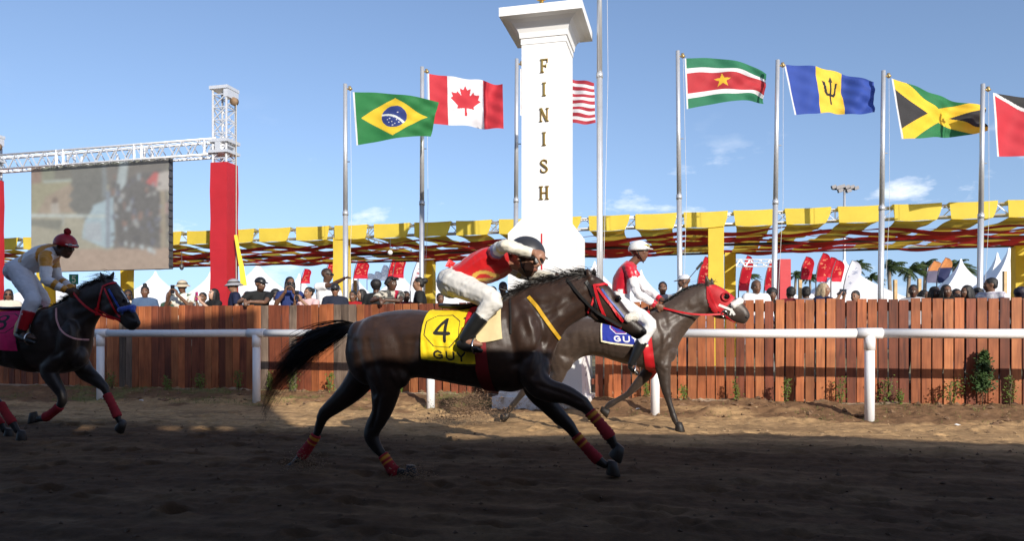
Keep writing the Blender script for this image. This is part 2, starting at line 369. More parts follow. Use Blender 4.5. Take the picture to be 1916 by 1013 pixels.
# ================================================================== WOODEN FENCE
FEN = Plane(*(TO+TN*FV).xy, TA)
fence = T('picket_fence', 'orange-brown wooden plank fence running behind the white rail', 'fence', UV(0, FV, .1))
def woodmat(name, c1, c2, c3, rough=.55):
    m = bpy.data.materials.new(name); m.use_nodes = True; nt = m.node_tree; L = nt.links.new; b = nt.nodes['Principled BSDF']
    b.inputs['Roughness'].default_value = rough; b.inputs['Specular IOR Level'].default_value = .35
    tc = N(nt, 'ShaderNodeTexCoord'); oi = N(nt, 'ShaderNodeObjectInfo'); mp = N(nt, 'ShaderNodeMapping'); mp.inputs['Scale'].default_value = (16, 16, 1.1)
    ad = N(nt, 'ShaderNodeVectorMath', operation='ADD'); sc_ = N(nt, 'ShaderNodeVectorMath', operation='SCALE'); cb = N(nt, 'ShaderNodeCombineXYZ')
    L(oi.outputs['Random'], cb.inputs[0]); L(oi.outputs['Random'], cb.inputs[2]); L(cb.outputs[0], sc_.inputs[0]); sc_.inputs['Scale'].default_value = 40
    L(tc.outputs['Object'], ad.inputs[0]); L(sc_.outputs[0], ad.inputs[1]); L(ad.outputs[0], mp.inputs['Vector'])
    nz = N(nt, 'ShaderNodeTexNoise'); nz.inputs['Scale'].default_value = 1.6; nz.inputs['Detail'].default_value = 8; nz.inputs['Distortion'].default_value = .8; L(mp.outputs[0], nz.inputs['Vector'])
    rp = N(nt, 'ShaderNodeValToRGB'); e = rp.color_ramp.elements; e[0].position = .28; e[0].color = (*c3, 1); e[1].position = .75; e[1].color = (*c1, 1); q = e.new(.5); q.color = (*c2, 1)
    L(nz.outputs['Fac'], rp.inputs['Fac'])
    mr = N(nt, 'ShaderNodeMapRange'); mr.inputs['To Min'].default_value = .68; mr.inputs['To Max'].default_value = 1.18; L(oi.outputs['Random'], mr.inputs['Value'])
    vm = N(nt, 'ShaderNodeVectorMath', operation='SCALE'); L(rp.outputs[0], vm.inputs[0]); L(mr.outputs[0], vm.inputs['Scale'])
    # wide stains down the boards
    n2 = N(nt, 'ShaderNodeTexNoise'); n2.inputs['Scale'].default_value = 2.2; n2.inputs['Detail'].default_value = 3; L(ad.outputs[0], n2.inputs['Vector'])
    m2 = N(nt, 'ShaderNodeMapRange'); m2.inputs['From Min'].default_value = .32; m2.inputs['From Max'].default_value = .6; m2.inputs['To Min'].default_value = .62; m2.inputs['To Max'].default_value = 1.05; L(n2.outputs['Fac'], m2.inputs['Value'])
    v2 = N(nt, 'ShaderNodeVectorMath', operation='SCALE'); L(vm.outputs[0], v2.inputs[0]); L(m2.outputs[0], v2.inputs['Scale']); L(v2.outputs[0], b.inputs['Base Color'])
    bp = N(nt, 'ShaderNodeBump'); bp.inputs['Strength'].default_value = .35; bp.inputs['Distance'].default_value = .004; L(nz.outputs['Fac'], bp.inputs['Height']); L(bp.outputs[0], b.inputs['Normal'])
    return m
woods = [woodmat('cedar_stained', (.45,.150,.056), (.37,.112,.040), (.24,.068,.026)), woodmat('cedar_light', (.50,.190,.074), (.42,.145,.054), (.29,.092,.038)),
         woodmat('cedar_dark', (.26,.075,.035), (.20,.055,.026), (.10,.03,.018)), woodmat('weathered_grey', (.23,.17,.13), (.16,.115,.085), (.07,.05,.04))]
PITCH = .1385
pm = bpy.data.meshes.new('plank')
bm = bmesh.new(); bmesh.ops.create_cube(bm, size=1)
for v in bm.verts: v.co = Vector((v.co.x*.118, v.co.y*.02, (v.co.z+.5)*1.485))
bmesh.ops.bevel(bm, geom=[e for e in bm.edges], offset=.0035, segments=1, affect='EDGES')
bm.to_mesh(pm); bm.free(); pm.materials.append(woods[0])
u = -13.4; i = 0
TWU = U_of(1017, Plane(*(TO+TN*.445).xy, TA))          # where the finish tower stands along the rail
r2 = random.Random(21)
while u < 9.6:
    if abs(u-TWU) > .70:
        x_px = 958+F*(UV(u, FV).x/UV(u, FV).y)
        k = r2.random()
        grey = .0+.75*(any(abs(x_px-c) < wd for c, wd in ((545, 40), (505, 14), (640, 20), (378, 10), (240, 12))))
        m = woods[3] if k < grey else woods[2] if k < grey+.22 else woods[1] if k > .72 else woods[0]
        sc_w = 1.09+.08*r2.random() if x_px < 760 else .985+.10*r2.random()
        link('plank', pm, UV(u+r2.uniform(-.006, .006), FV-.012*(i % 2)*.4, .135+r2.uniform(-.012, .008)), fence, (0, r2.uniform(-.006, .006), -TA), m, (sc_w, 1, 1+r2.uniform(-.006, .006)))
    u += PITCH; i += 1
for zz, hz_ in ((.38, .045), (1.515, .065)):
    for (a, b) in ((-13.5, TWU-.64), (TWU+.64, 9.6)):
        mk('back_rail', Geo().box(UV((a+b)/2, FV+.036, zz), TD*(b-a)/2, TN*.02, (0, 0, hz_)), woods[2], fence)
for k in range(11):
    uu = -13+k*2.3
    if abs(uu-TWU) > .75: mk('fence_post', Geo().box(UV(uu, FV+.10, .75), TD*.045, TN*.04, (0, 0, .80)), woods[2], fence)

# ================================================================== WHITE RUNNING RAIL
m_pvc = M('white_pvc', (.78, .78, .79), .34, var=(3, .04)); m_pvc2 = M('white_fitting', (.82, .82, .83), .3)
rail = T('running_rail', 'white pipe running rail along the edge of the dirt track', 'rail', UV(0, 0, 0))
RZ, RR = 1.135, .060
posts_px = [188, 480, 806, 1226, 1627]
pu = [U_of(p, TRK) for p in posts_px]; pu = [pu[0]-5.8, pu[0]-2.9]+pu+[pu[-1]+2.8, pu[-1]+5.6]
for i, uu in enumerate(pu):
    zb = gz(uu, 0)-.25; gg = Geo().tube([UV(uu, 0, zb), UV(uu, 0, RZ-.05)], .061, 20)
    mk('post', gg, m_pvc, rail, True).data.shade_smooth() if hasattr(bpy.types.Mesh, 'shade_smooth') else None
    g = Geo(); g.tube([UV(uu-.15, 0, RZ), UV(uu-.149, 0, RZ), UV(uu+.149, 0, RZ), UV(uu+.15, 0, RZ)], [.05, .069, .069, .05], 20); g.tube([UV(uu, 0, RZ-.03), UV(uu, 0, RZ-.215), UV(uu, 0, RZ-.216)], [.069, .069, .05], 20)
    mk('tee_fitting', g, m_pvc2, rail, True)
    if i < len(pu)-1: mk('rail_pipe', Geo().tube([UV(uu+.12, 0, RZ), UV((uu+pu[i+1])/2, 0, RZ-.006), UV(pu[i+1]-.12, 0, RZ)], RR, 20), m_pvc, rail, True)

# ================================================================== FINISH TOWER
m_wht = M('white_plaster', (.80, .80, .79), .6, var=(2.5, .035), bump=(9, .12, .004)); m_gold = M('gold_letter', (.62, .40, .10), .28, .85)
m_mud = M('splashed_plaster', (.80, .80, .79), .7); nt = m_mud.node_tree; LL = nt.links.new; b_ = next(n for n in nt.nodes if n.type == 'BSDF_PRINCIPLED'); tc_ = N(nt, 'ShaderNodeTexCoord'); sp_ = N(nt, 'ShaderNodeSeparateXYZ'); nz_ = N(nt, 'ShaderNodeTexNoise'); nz_.inputs['Scale'].default_value = 7; nz_.inputs['Detail'].default_value = 9; nz_.inputs['Roughness'].default_value = .7
LL(tc_.outputs['Object'], sp_.inputs[0]); LL(tc_.outputs['Object'], nz_.inputs['Vector']); ma_ = N(nt, 'ShaderNodeMath', operation='MULTIPLY_ADD'); LL(sp_.outputs['Z'], ma_.inputs[0]); ma_.inputs[1].default_value = -.42; LL(nz_.outputs['Fac'], ma_.inputs[2])
rp_ = N(nt, 'ShaderNodeValToRGB'); rp_.color_ramp.elements[0].position = .42; rp_.color_ramp.elements[0].color = (.80, .80, .79, 1); rp_.color_ramp.elements[1].position = .56; rp_.color_ramp.elements[1].color = (.42, .31, .20, 1); LL(ma_.outputs[0], rp_.inputs['Fac']); LL(rp_.outputs[0], b_.inputs['Base Color'])
tower = T('finish_tower', 'tall white square finish tower with gold letters and flared cap', 'tower', UV(TWU, .78, 0))
def frust(h0, z0, h1, z1, geo=None, c=.78):
    q = [(-1,-1),(1,-1),(1,1),(-1,1)]; geo = geo or Geo()
    return geo.rings([[UV(TWU+a*h0, c+b*h0, z0) for a, b in q], [UV(TWU+a*h1, c+b*h1, z1) for a, b in q]])
mk('plinth', frust(.70, -.1, .70, .20), m_mud, tower); mk('lower_plinth_step', frust(.62, .20, .60, .95), m_mud, tower)
for j in range(4): mk('side_vent', Geo().box(UV(TWU+.607, .62, .40+j*.11), TD*.006, TN*.10, (0,0,.022)), M('vent_grey', (.45,.45,.46), .6), tower)
g = Geo(); frust(.505, .95, .505, 2.62, g); mk('base_block', g, m_wht, tower); mk('sloped_shoulder', frust(.505, 2.62, .345, 2.84), m_wht, tower)
mk('shaft', frust(.335, 2.84, .335, 5.50), m_wht, tower)
g = Geo()
prof = [(.345, 5.47), (.345, 5.56)]+[(.36+.22*(1-math.cos(t*math.pi/2)), 5.56+.25*math.sin(t*math.pi/2)) for t in (0, .2, .4, .6, .8, 1)]
g.rings([[UV(TWU+a*h, .78+b*h, z) for a, b in ((-1,-1),(1,-1),(1,1),(-1,1))] for h, z in prof]); mk('cove', g, m_wht, tower)
mk('cap_slab', frust(.615, 5.81, .615, 5.94), m_wht, tower)
g = Geo(); g.tube([UV(TWU, .3, 5.93), UV(TWU, .3, 5.97), UV(TWU, .3, 6.02), UV(TWU, .3, 6.06)], [.05, .05, .03, .01], 12); g.ell(UV(TWU, .3, 6.08), TD*.09, TN*.04, (0, 0, .05)); mk('gold_finial', g, m_gold, tower, True)
mk('finish_line_stripe', Geo().box(UV(U_of(1013.5, Plane(*(TO+TN*.27).xy, TA)), .275-.004, 1.85), TD*.010, TN*.004, (0, 0, .75)), M('red_stripe', S(200, 20, 30), .5), tower)
def letter(ch, cx, cy, hpx=24):
    pl = Plane(*(TO+TN*.445).xy, TA); c = pl(cx, cy); h = .195; wd = {'F': .11, 'I': .05, 'N': .15, 'S': .11, 'H': .14}[ch]
    g = Geo(); D = TN*.012
    def bx(x0, x1, y0, y1): g.box(c+TD*((x0+x1)/2)+Vector((0,0,(y0+y1)/2))-TN*.012, TD*((x1-x0)/2), D, (0,0,(y1-y0)/2))
    t, s, H2 = .026, .010, h/2
    def stem(x, ww=t): bx(x-ww/2, x+ww/2, -H2, H2); bx(x-ww/2-.016, x+ww/2+.016, -H2-.001, -H2+s); bx(x-ww/2-.016, x+ww/2+.016, H2-s, H2+.001)
    if ch == 'F': stem(-.03); bx(-.017, .055, H2-.012, H2+.002); bx(.045, .056, H2-.05, H2+.003); bx(-.017, .03, -.008, .006); bx(.024, .034, -.025, .024)
    if ch == 'I': stem(0)
    if ch == 'H': stem(-.045); stem(.045); bx(-.033, .033, -.007, .007)
    if ch == 'N':
        stem(-.048, .014); stem(.048, .014)
        g.add([c+TD*x+Vector((0,0,z))-TN*k for k in (0, .025) for x, z in ((-.062, H2+.002), (-.03, H2+.002), (.058, -H2), (.03, -H2))], [(4,5,6,7),(0,1,5,4),(1,2,6,5),(2,3,7,6),(3,0,4,7)])
    if ch == 'S':
        pts = [(.042, .05), (.035, .075), (.0, .09), (-.038, .075), (-.045, .045), (-.02, .018), (.02, -.012), (.046, -.045), (.036, -.078), (0, -.092), (-.038, -.078), (-.047, -.045)]
        q = crom(pts, 3); wdt = [.010, .012, .012, .013, .014, .016, .018, .020, .022, .024, .026, .026]
        rr = []
        for i2 in range(len(q)):
            a2 = q[max(i2-1,0)]; b2 = q[min(i2+1,len(q)-1)]; tx, tz = b2-a2; l = math.hypot(tx, tz); nx, nz2 = -tz/l, tx/l
            mid = 1-abs(i2/(len(q)-1)-.5)*2; ww = .006+.009*mid
            rr.append([c+TD*(q[i2][0]+nx*ww*sg)+Vector((0,0,q[i2][1]+nz2*ww*sg))-TN*dd for sg, dd in ((-1,0),(-1,.024),(1,.024),(1,0))])
        g.rings(rr); bx(.036, .045, .036, .085); bx(-.05, -.042, -.085, -.036)
    mk('letter_'+ch.lower(), g, m_gold, tower)
for ch, y in zip('FINISH', (123, 167, 215, 260, 311, 361)): letter(ch, 1018.5, y)

# ================================================================== FABRIC CANOPY WITH WOVEN ROOF
CN = Plane(0, 16.0, TA); CV = (Vector((0, 16.0, 0))-TO).dot(TN); BV = (Vector((0, 22.0, 0))-TO).dot(TN)
GB = .45                                              # level of the spectators' ground
m_yel = M('yellow_fabric', (.88, .68, .085), .75, transl=.36, var=(2, .07), bump=(3, .4, .02)); m_red = M('red_fabric', (.46, .022, .024), .75, transl=.38, var=(2, .1))
m_alu = M('aluminium_truss', (.62, .63, .65), .35, .75); m_dk = M('dark_pipe', (.10, .10, .11), .5, .5)
can = T('canopy', 'long yellow and red fabric canopy on square yellow columns', 'canopy', UV(0, CV, GB))
uo = U_of(1340, CN)
def column(uc, vc, w, z1):
    g = Geo(); rr = []
    for j in range(9):
        z = GB-.1+(z1-GB+.1)*j/8; k = 1+.03*math.sin(j*2.3+uc)
        rr.append([UV(uc+a*w*k, vc+b*w*k, z) for a, b in ((-1,-1),(1,-1),(1,1),(-1,1))])
    g.rings(rr); return mk('column', g, m_yel, can)
for k in (-3, -2, -1, 0, 1): column(uo+k*8.55, CV+.16, .155, 3.38)
BK = Plane(0, 22.0, TA)
for px in (238, 804, 1366, 1908): column(U_of(px, BK), BV, .15, 3.40)
for (a, b) in ((-25, 14),):
    for zz in (3.40, 3.62):
        for dv in (.05, .27): mk('truss_chord', Geo().tube([UV(a, CV+dv, zz), UV(b, CV+dv, zz)], .02, 8), m_alu, can, True)
g = Geo(); uu = -25.0
while uu < 14:
    g.bar(UV(uu, CV+.05, 3.40), UV(uu+.22, CV+.05, 3.62), .008); g.bar(UV(uu+.22, CV+.05, 3.62), UV(uu+.44, CV+.05, 3.40), .008); g.bar(UV(uu+.22, CV+.27, 3.40), UV(uu+.44, CV+.27, 3.62), .008)
    g.bar(UV(uu, CV+.05, 3.40), UV(uu, CV+.27, 3.40), .008); g.bar(UV(uu, CV+.05, 3.40), UV(uu, CV+.05, 3.62), .009); uu += .44
mk('truss_lacing', g, m_alu, can)
for k in (-3, -2, -1, 0, 1):
    for zz in (3.44, 3.6): mk('cross_chord', Geo().tube([UV(uo+k*8.55, CV+.3, zz), UV(uo+k*8.55-.2, BV, zz)], .022, 8), m_alu, can, True)
    g = Geo(); n = 18
    for j in range(n):
        a = UV(uo+k*8.55, CV+.3+(BV-CV-.3)*j/n, 3.44 if j % 2 else 3.6); b = UV(uo+k*8.55, CV+.3+(BV-CV-.3)*(j+1)/n, 3.6 if j % 2 else 3.44); g.bar(a, b, .01)
    mk('cross_lacing', g, m_alu, can)
mk('middle_pipe', Geo().tube([UV(-25, CV+2.9, 3.30), UV(14, CV+2.9, 3.30)], .035, 8), m_dk, can, True)
mk('back_pipe', Geo().tube([UV(-25, BV, 3.40), UV(14, BV, 3.40)], .03, 8), m_dk, can, True)
r3 = random.Random(5)
uu = -24.6; DEP = BV-CV+.25; yi = 0
while uu < 13.4:
    wd = .86+r3.uniform(-.03, .03); ph = r3.uniform(0, 6); top = 3.665; skew = r3.uniform(-.05, .05); ta, tb = r3.uniform(.0, .05), r3.uniform(.05, .12)
    # the strip hangs flat over the front truss as a fascia, pulled in at its foot, then runs back as roof
    def yfas(s, t, uu=uu, wd=wd, ph=ph, ta=ta, tb=tb):
        w0, w1 = ta*t, tb*t*t; return UV(uu+w0+s*(wd-w0-w1), CV-.02-.008*math.sin(s*7+ph)*t-.01*math.sin(s*math.pi)*t, top-.012*math.sin(s*math.pi)-t*.325+.006*math.sin(s*9+ph)*t)
    mk('yellow_fascia', grid(8, 6, yfas), m_yel, can, True)
    def yroof(s, q, uu=uu, wd=wd, ph=ph, yi=yi, skew=skew, ta=ta, tb=tb):
        w0, w1 = ta, tb; nar = 1-.16*math.sin(q*math.pi)**.5
        sag = -.055*abs(math.sin(q*math.pi*2))-.02*math.sin(s*math.pi)*(1-q)
        return UV(uu+w0+.5*(wd-w0-w1)+(s-.5)*(wd-w0-w1)*nar+skew*q+q*.22*math.sin(ph), CV-.02+q*DEP, top-.325+.12*q+sag+.025*math.sin(q*25+yi*math.pi)*min(1, q*8))
    mk('yellow_roof_strip', grid(5, 36, yroof), m_yel, can, True)
    def ytop(s, t, uu=uu, wd=wd): return UV(uu+s*wd, CV-.02+t*.36, 3.665-.012*math.sin(s*math.pi)-.02*t)
    mk('yellow_flap', grid(8, 3, ytop), m_yel, can, True)
    uu += 1.0; yi += 1
for j in range(10):
    vv = CV+.40+j*.60; ph = r3.uniform(0, 6); wd = .34+.08*r3.random()
    def rpos(s, t, vv=vv, ph=ph, wd=wd, j=j):
        u = -24.5+s*38; return UV(u, vv+(t-.5)*wd*(1+.25*math.sin(u*.9+ph))+.06*math.sin(u*.5+ph), 3.31+.014*j-.035*(1-math.cos((u-uo)/8.55*2*math.pi))*(1-j/12)-.06*abs(math.sin(u*.41+ph))*(1-j/14)+.045*math.sin(u*math.pi+j*math.pi)-.05*t*math.sin(u*1.3+ph))
    mk('red_strip', grid(230, 3, rpos), m_red, can, True)
# small things hung under the canopy
lamp = T('hanging_lamp', 'small white round lamp hung under the canopy roof', 'lamp', P(730, 473, 15.5))
mk('globe', Geo().sph(P(730, 473, 15.5), .055), M('lamp_white', (.8,.8,.8), .4), lamp, True); mk('cord', Geo().bar(P(730, 470, 15.5), P(730, 448, 15.5), .006), m_dk, lamp)
lamp = T('hanging_minicam', 'small dark speaker dangling on a cord beside the video screen', 'minicam', P(340, 502, 17))  # small dark camera hung on a cord
mk('body', Geo().ell(P(340, 500, 17), (.05,0,0), (0,.05,0), (0,0,.075)), m_dk, lamp, True); mk('cord', Geo().bar(P(340, 495, 17), P(340, 470, 17), .006), m_dk, lamp)

# ================================================================== TRUSS GANTRY AND VIDEO SCREEN
GR = Vector((-6.38, 16.0, 0)); GLf = Vector((-12.78, 17.65, 0)); gd = (GR-GLf).normalized(); gn = Vector((-gd.y, gd.x, 0)); ga = math.atan2(-gd.y, gd.x)
GP = Plane(GR.x, GR.y, ga)
gan = T('truss_gantry', 'aluminium truss gantry with red wrapped legs carrying the video screen', 'gantry', (*GR.xy, GB))
m_rw = M('red_wrap', (.42, .013, .022), .6, var=(2, .08), bump=(4, .3, .02)); m_tr = M('bright_truss', (.74, .75, .77), .4, .45)
for c0, zt in ((GR, 6.5), (GLf, 5.92)):
    hw = .168; cs = [(-1,-1),(1,-1),(1,1),(-1,1)]
    q = lambda a, b, z: c0+TD*a*hw+TN*b*hw+Vector((0,0,z))
    for a, b in cs: mk('leg_chord', Geo().tube([q(a, b, GB), q(a, b, zt)], .026, 8), m_tr, gan, True)
    g = Geo(); z = 4.7
    while z < zt-.3:
        for k in range(4):
            a, b = cs[k], cs[(k+1) % 4]; g.bar(q(*a, z), q(*b, z+.28), .011); g.bar(q(*a, z+.28), q(*b, z+.28), .011)
        z += .28
    mk('leg_lacing', g, m_tr, gan)
    g = Geo(); g.box(c0+Vector((0,0,zt+.03)), TD*.23, TN*.22, (0,0,.035)); g.box(c0+TD*.17+Vector((0,0,zt-.10)), TD*.05, TN*.2, (0,0,.09)); mk('head_block', g, m_tr, gan)
    mk('pulley', Geo().tube([c0+TD*.25-TN*.04+Vector((0,0,zt-.25)), c0+TD*.25+TN*.04+Vector((0,0,zt-.25))], .09, 14), M('brown_pulley', (.22,.14,.08), .7), gan, True)
    g = Geo(); g.box(c0+Vector((0,0,5.36)), TD*.24, TN*.24, (0,0,.035)); g.box(c0+Vector((0,0,5.12)), TD*.24, TN*.24, (0,0,.03)); g.box(c0+Vector((0,0,5.24)), TD*.07, TN*.235, (0,0,.10)); mk('sleeve', g, m_tr, gan)
    rr = []
    for j in range(15):
        z = GB+(4.88-GB)*j/14; k = 1.24+.03*math.sin(j*1.7); k *= .97 if j == 4 else 1
        rr.append([c0+TD*a*hw*k+TN*b*hw*k+Vector((0,0,z)) for a, b in cs])
    g = Geo().rings(rr); mk('red_fabric_wrap', g, m_rw, gan)
def bq(t, s, z): return GLf+(GR-GLf)*t+gn*s+Vector((0,0,z))
for zz in (5.08, 5.42):
    for s in (-.16, .16): mk('beam_chord', Geo().tube([bq(.02, s, zz), bq(.985, s, zz)], .026, 8), m_tr, gan, True)
g = Geo(); n = 30
for j in range(n):
    t0, t1 = .02+.965*j/n, .02+.965*(j+1)/n
    for s in (-.16, .16): g.bar(bq(t0, s, 5.08 if j % 2 else 5.42), bq(t1, s, 5.42 if j % 2 else 5.08), .010)
    g.bar(bq(t0, -.16, 5.42), bq(t1, .16, 5.42), .008); g.bar(bq(t0, -.16, 5.08), bq(t1, .16, 5.08), .008)
mk('beam_lacing', g, m_tr, gan)
for t in (.33, .36, .66, .69, .94):
    for s in (-.16, .16): mk('beam_coupler', Geo().bar(bq(t, s, 5.06), bq(t, s, 5.44), .022), m_tr, gan)
mk('red_strap', Geo(), m_rw, gan) if False else None
mk('yellow_strap', strip([P(441, 440, 15.8), P(446, 470, 15.75), P(452, 500, 15.7), P(456, 535, 15.65)], [(0,-1,.1)]*4, [.07,.08,.11,.14], .01), M('yellow_strap', (.75,.55,.04), .7), gan)
mk('hoist_rope', Geo().tube([GR+TD*.3+Vector((0,0,z)) for z in (6.3, 4, 2.6, GB)], .010, 6), M('rope', (.45,.42,.36), .9), gan)
scr = T('video_screen', 'large video screen showing a faded picture hung under the truss', 'screen', GP(190, 505))
A_, B_ = GP(61, HY), GP(318, HY)
def spos(u, v, off=0.0): q = A_+(B_-A_)*u; return Vector((q.x, q.y, 5.13-(5.13-2.59)*v))-gn*off
def picture(u, v, c):
    n1 = vnoise(np.stack([u.ravel()*9, v.ravel()*9, u.ravel()*0], 1), 1, 3, 4).reshape(u.shape); n2 = vnoise(np.stack([u.ravel()*34, v.ravel()*30, u.ravel()*0], 1), 1, 8, 2).reshape(u.shape)
    c[:] = S(152, 150, 135)
    def fill(m, col): c[m] = S(*col)
    fill(v < .14, (128, 132, 118)); fill(inpoly(u, v, [(0,.16),(.36,.14),(.34,.45),(0,.44)]), (146, 144, 122)); fill(inpoly(u+.02*n1, v, [(.1,.3),(.34,.16),(.36,.46),(.06,.45)]), (150, 138, 124))
    fill((u < .08) & (v < .16+.03*n1), (136, 118, 108)); fill(inpoly(u, v+.01*n1, [(.18,.02),(.5,.02),(.5,.14),(.18,.14)]), (112, 112, 106)); fill(seg(u, v, [(.1,.155),(.5,.155)], .010, 1.2), (158, 172, 170))
    fill(inpoly(u+.03*n2, v+.03*n1, [(.31,.05),(.6,.02),(.55,.5),(.42,.55),(.3,.4)]), (106, 108, 106)); fill(inpoly(u+.03*n1, v, [(.56,.05),(1,.0),(1,.88),(.62,.84)]), (112, 110, 108))
    fill(inpoly(u+.02*n2, v+.03*n2, [(.60,.2),(.95,.1),(.94,.8),(.64,.76)]), (98, 98, 99)); fill(inpoly(u, v, [(.53,.03),(.555,.03),(.57,.3),(.53,.35)]), (120, 128, 132))
    fill(inpoly(u, v, [(.66,.0),(.72,.0),(.70,.22),(.62,.34),(.635,.2)]), (160, 172, 176)); fill(inpoly(u+.01*n2, v, [(.38,.70),(.41,.53),(.47,.40),(.61,.33),(.615,.78),(.56,.80)]), (154, 174, 184)); fill(inpoly(u, v, [(.555,.28),(.585,.28),(.585,.8),(.555,.8)]), (128, 138, 150))
    fill(seg(u, v, [(0,.465),(.55,.505)], .012, 1.2), (172, 182, 180)); fill(seg(u, v, [(.24,.47),(.24,.56)], .012, 1.2), (160, 165, 160)); fill(inpoly(u, v, [(.41,.56),(.52,.56),(.53,.74),(.40,.71)]), (158, 168, 176))
    fill(inpoly(u, v+.02*n2, [(.155,.36),(.205,.36),(.215,.47),(.15,.47)]), (164, 160, 152)); fill((u-.18)**2*1.4+(v-.335)**2 < .0009, (112, 100, 92)); fill(inpoly(u, v, [(.0,.5),(.24,.52),(.22,.62),(.0,.56)]), (118, 120, 112))
    fill(inpoly(u, v, [(.84,.22),(.90,.13),(.93,.14),(.92,.27)]), (176, 98, 98)); fill(inpoly(u, v, [(.93,.14),(1,.13),(1,.30),(.91,.30)]), (172, 168, 164)); fill((np.abs(u-.965) < .025) & (np.abs(v-.46) < .05), (168, 140, 140)); fill(inpoly(u, v, [(.94,.3),(.975,.3),(.985,.82),(.945,.82)]), (150, 142, 126))
    fill((v > .80+.04*n1-.05*(u-.4)*(u < .5)) & ~inpoly(u, v, [(.6,.7),(.95,.7),(.93,.82),(.64,.8)]), (160, 142, 128))
    for k in range(60):
        a, b = .60+.35*random.random(), .15+.62*random.random(); fill((np.abs(u-a) < .005+.012*random.random()) & (np.abs(v-b+.02*n2) < .008+.03*random.random()), random.choice([(140,148,154),(88,88,92),(132,112,106),(150,152,152),(104,108,122)]))
    for a, b in ((.7,.76),(.74,.78),(.82,.80),(.87,.83),(.9,.85)): fill(((u-a+.02*n2)*1.2)**2+((v-b)*.7)**2 < .0003, (168, 178, 182))
    for _ in range(2):
        q = np.pad(c, ((2, 2), (2, 2), (0, 0)), 'edge'); c[:] = sum(q[a:a+c.shape[0], b:b+c.shape[1]] for a in range(5) for b in range(5))/25
    c[:] = (c*.80+np.array(S(150, 148, 142))*.20)*.72
    c *= (1+.08*n2+.07*n1)[..., None]
mk('picture', grid(230, 190, lambda u, v: spos(u, v, .035)), M('screen_picture', attr=True, rough=.5, spec=.3, emit=.20), scr, False, raster(230, 190, picture), 'CORNER')
mk('housing', Geo().box((spos(0,0)+spos(1,1))/2+gn*.03, (spos(1,0)-spos(0,0))/2*1.004, gn*.06, (spos(0,0)-spos(0,1))/2*1.004), m_dk, scr)
g = Geo()
for k in range(14): g.box(spos(1.006, (k+.5)/14, .0), gd*.02, gn*.05, (0,0,.03))
mk('edge_latches', g, m_dk, scr)
for t in (.12, .37, .63, .88): mk('hanger', Geo().bar(spos(t, 0), spos(t, -.06), .02), m_tr, scr)
# ================================================================== FLAGPOLES AND FLAGS
m_pole = M('galvanised_pole', (.60, .61, .63), .38, .55, var=(4, .08)); m_brass = M('brass_truck', (.45, .32, .14), .4, .7); m_rope = M('halyard', (.6, .6, .6), .9)
m_flag = M('flag_cloth', attr=True, rough=.7, transl=.32, spec=.25, var=(6, .05), bump=(500, .1, .001))
def pole(px0, py_top, px1, Y, r, label):
    r *= Y/12.8
    b = P(px1, HY, Y); b.z = GB-.1; tp = P(px0, py_top, Y); t = T('flagpole', label, 'flagpole', b, 'flagpoles behind the plank fence')
    mid = b.lerp(tp, .55)
    mk('lower_pole', Geo().tube([b, mid], [r*1.12, r], 14), m_pole, t, True); mk('upper_pole', Geo().tube([mid, tp], [r*.92, r*.78], 14), m_pole, t, True)
    mk('joint_collar', Geo().tube([mid-Vector((0,0,.04)), mid+Vector((0,0,.04))], r*1.15, 14), m_pole, t, True)
    g = Geo(); g.sph(tp+Vector((.05+r,0,-.10)), .035); g.bar(tp+Vector((0,0,-.10)), tp+Vector((.09+r,0,-.10)), .012); g.tube([tp+Vector((.09,.0,-.13)), tp+Vector((.09,0,-.05))], [.02,.03], 8); mk('pulley', g, m_brass, t, True)
    cz = P(px0, 300, Y).z
    mk('halyard', Geo().tube([tp+Vector((.10,0,-.1)), tp.lerp(b, .45)+Vector((.13,-.02,0)), tp.lerp(b, .78)+Vector((.06,-.02,0))], .0035, 5), m_rope, t)
    mk('cleat', Geo().bar(tp.lerp(b, .27)+Vector((0,0,0)), tp.lerp(b, .27)+Vector((.09,0,0)), .008), m_dk, t)
    return t
def flag(label, Y, c00, c10, c01, c11, fn, nu=150, nv=100, amp=.07, ph=0.0, waves=1.3, dy=.25, sag=0.0, curl=0.0, lean=0.0):
    """corners in photo pixels (hoist top, fly top, hoist bottom, fly bottom); cloth streams to the right"""
    A, Bq, C, D = P(*c00, Y), P(*c10, Y+dy*0), P(*c01, Y), P(*c11, Y)
    amp *= 1.35
    def pos(u, v):
        p = A*(1-u)*(1-v)+Bq*u*(1-v)+C*(1-u)*v+D*u*v
        q = u*waves*2*math.pi+ph
        off = amp*(u**.7)*math.sin(q+v*.9)+amp*.42*u*math.sin(q*2.3+v*3.1+1)+amp*.26*math.sin(v*9+u*13+ph)*u**.5+amp*.08*math.sin(v*21-u*17+ph*2)*u**.5
        z = sag*math.sin(u*math.pi)*(.5+.5*(1-v))+.03*math.sin(q*1.0+.6+v)*u
        x = -.025*math.sin(v*math.pi)*(1-u)*lean
        if curl: x -= curl*max(0, u-.8)*math.sin(v*math.pi*.9)
        return p+Vector((x, off+dy*u, z))
    o = mk('flag', grid(nu, nv, pos), m_flag, None, True, raster(nu, nv, fn)*.90+.035, 'CORNER')
    tag(o, label, 'flag', 'national flags flying from the poles')
    return o
def hem(u, c, w=.018): c[u < w] = S(225, 225, 225)
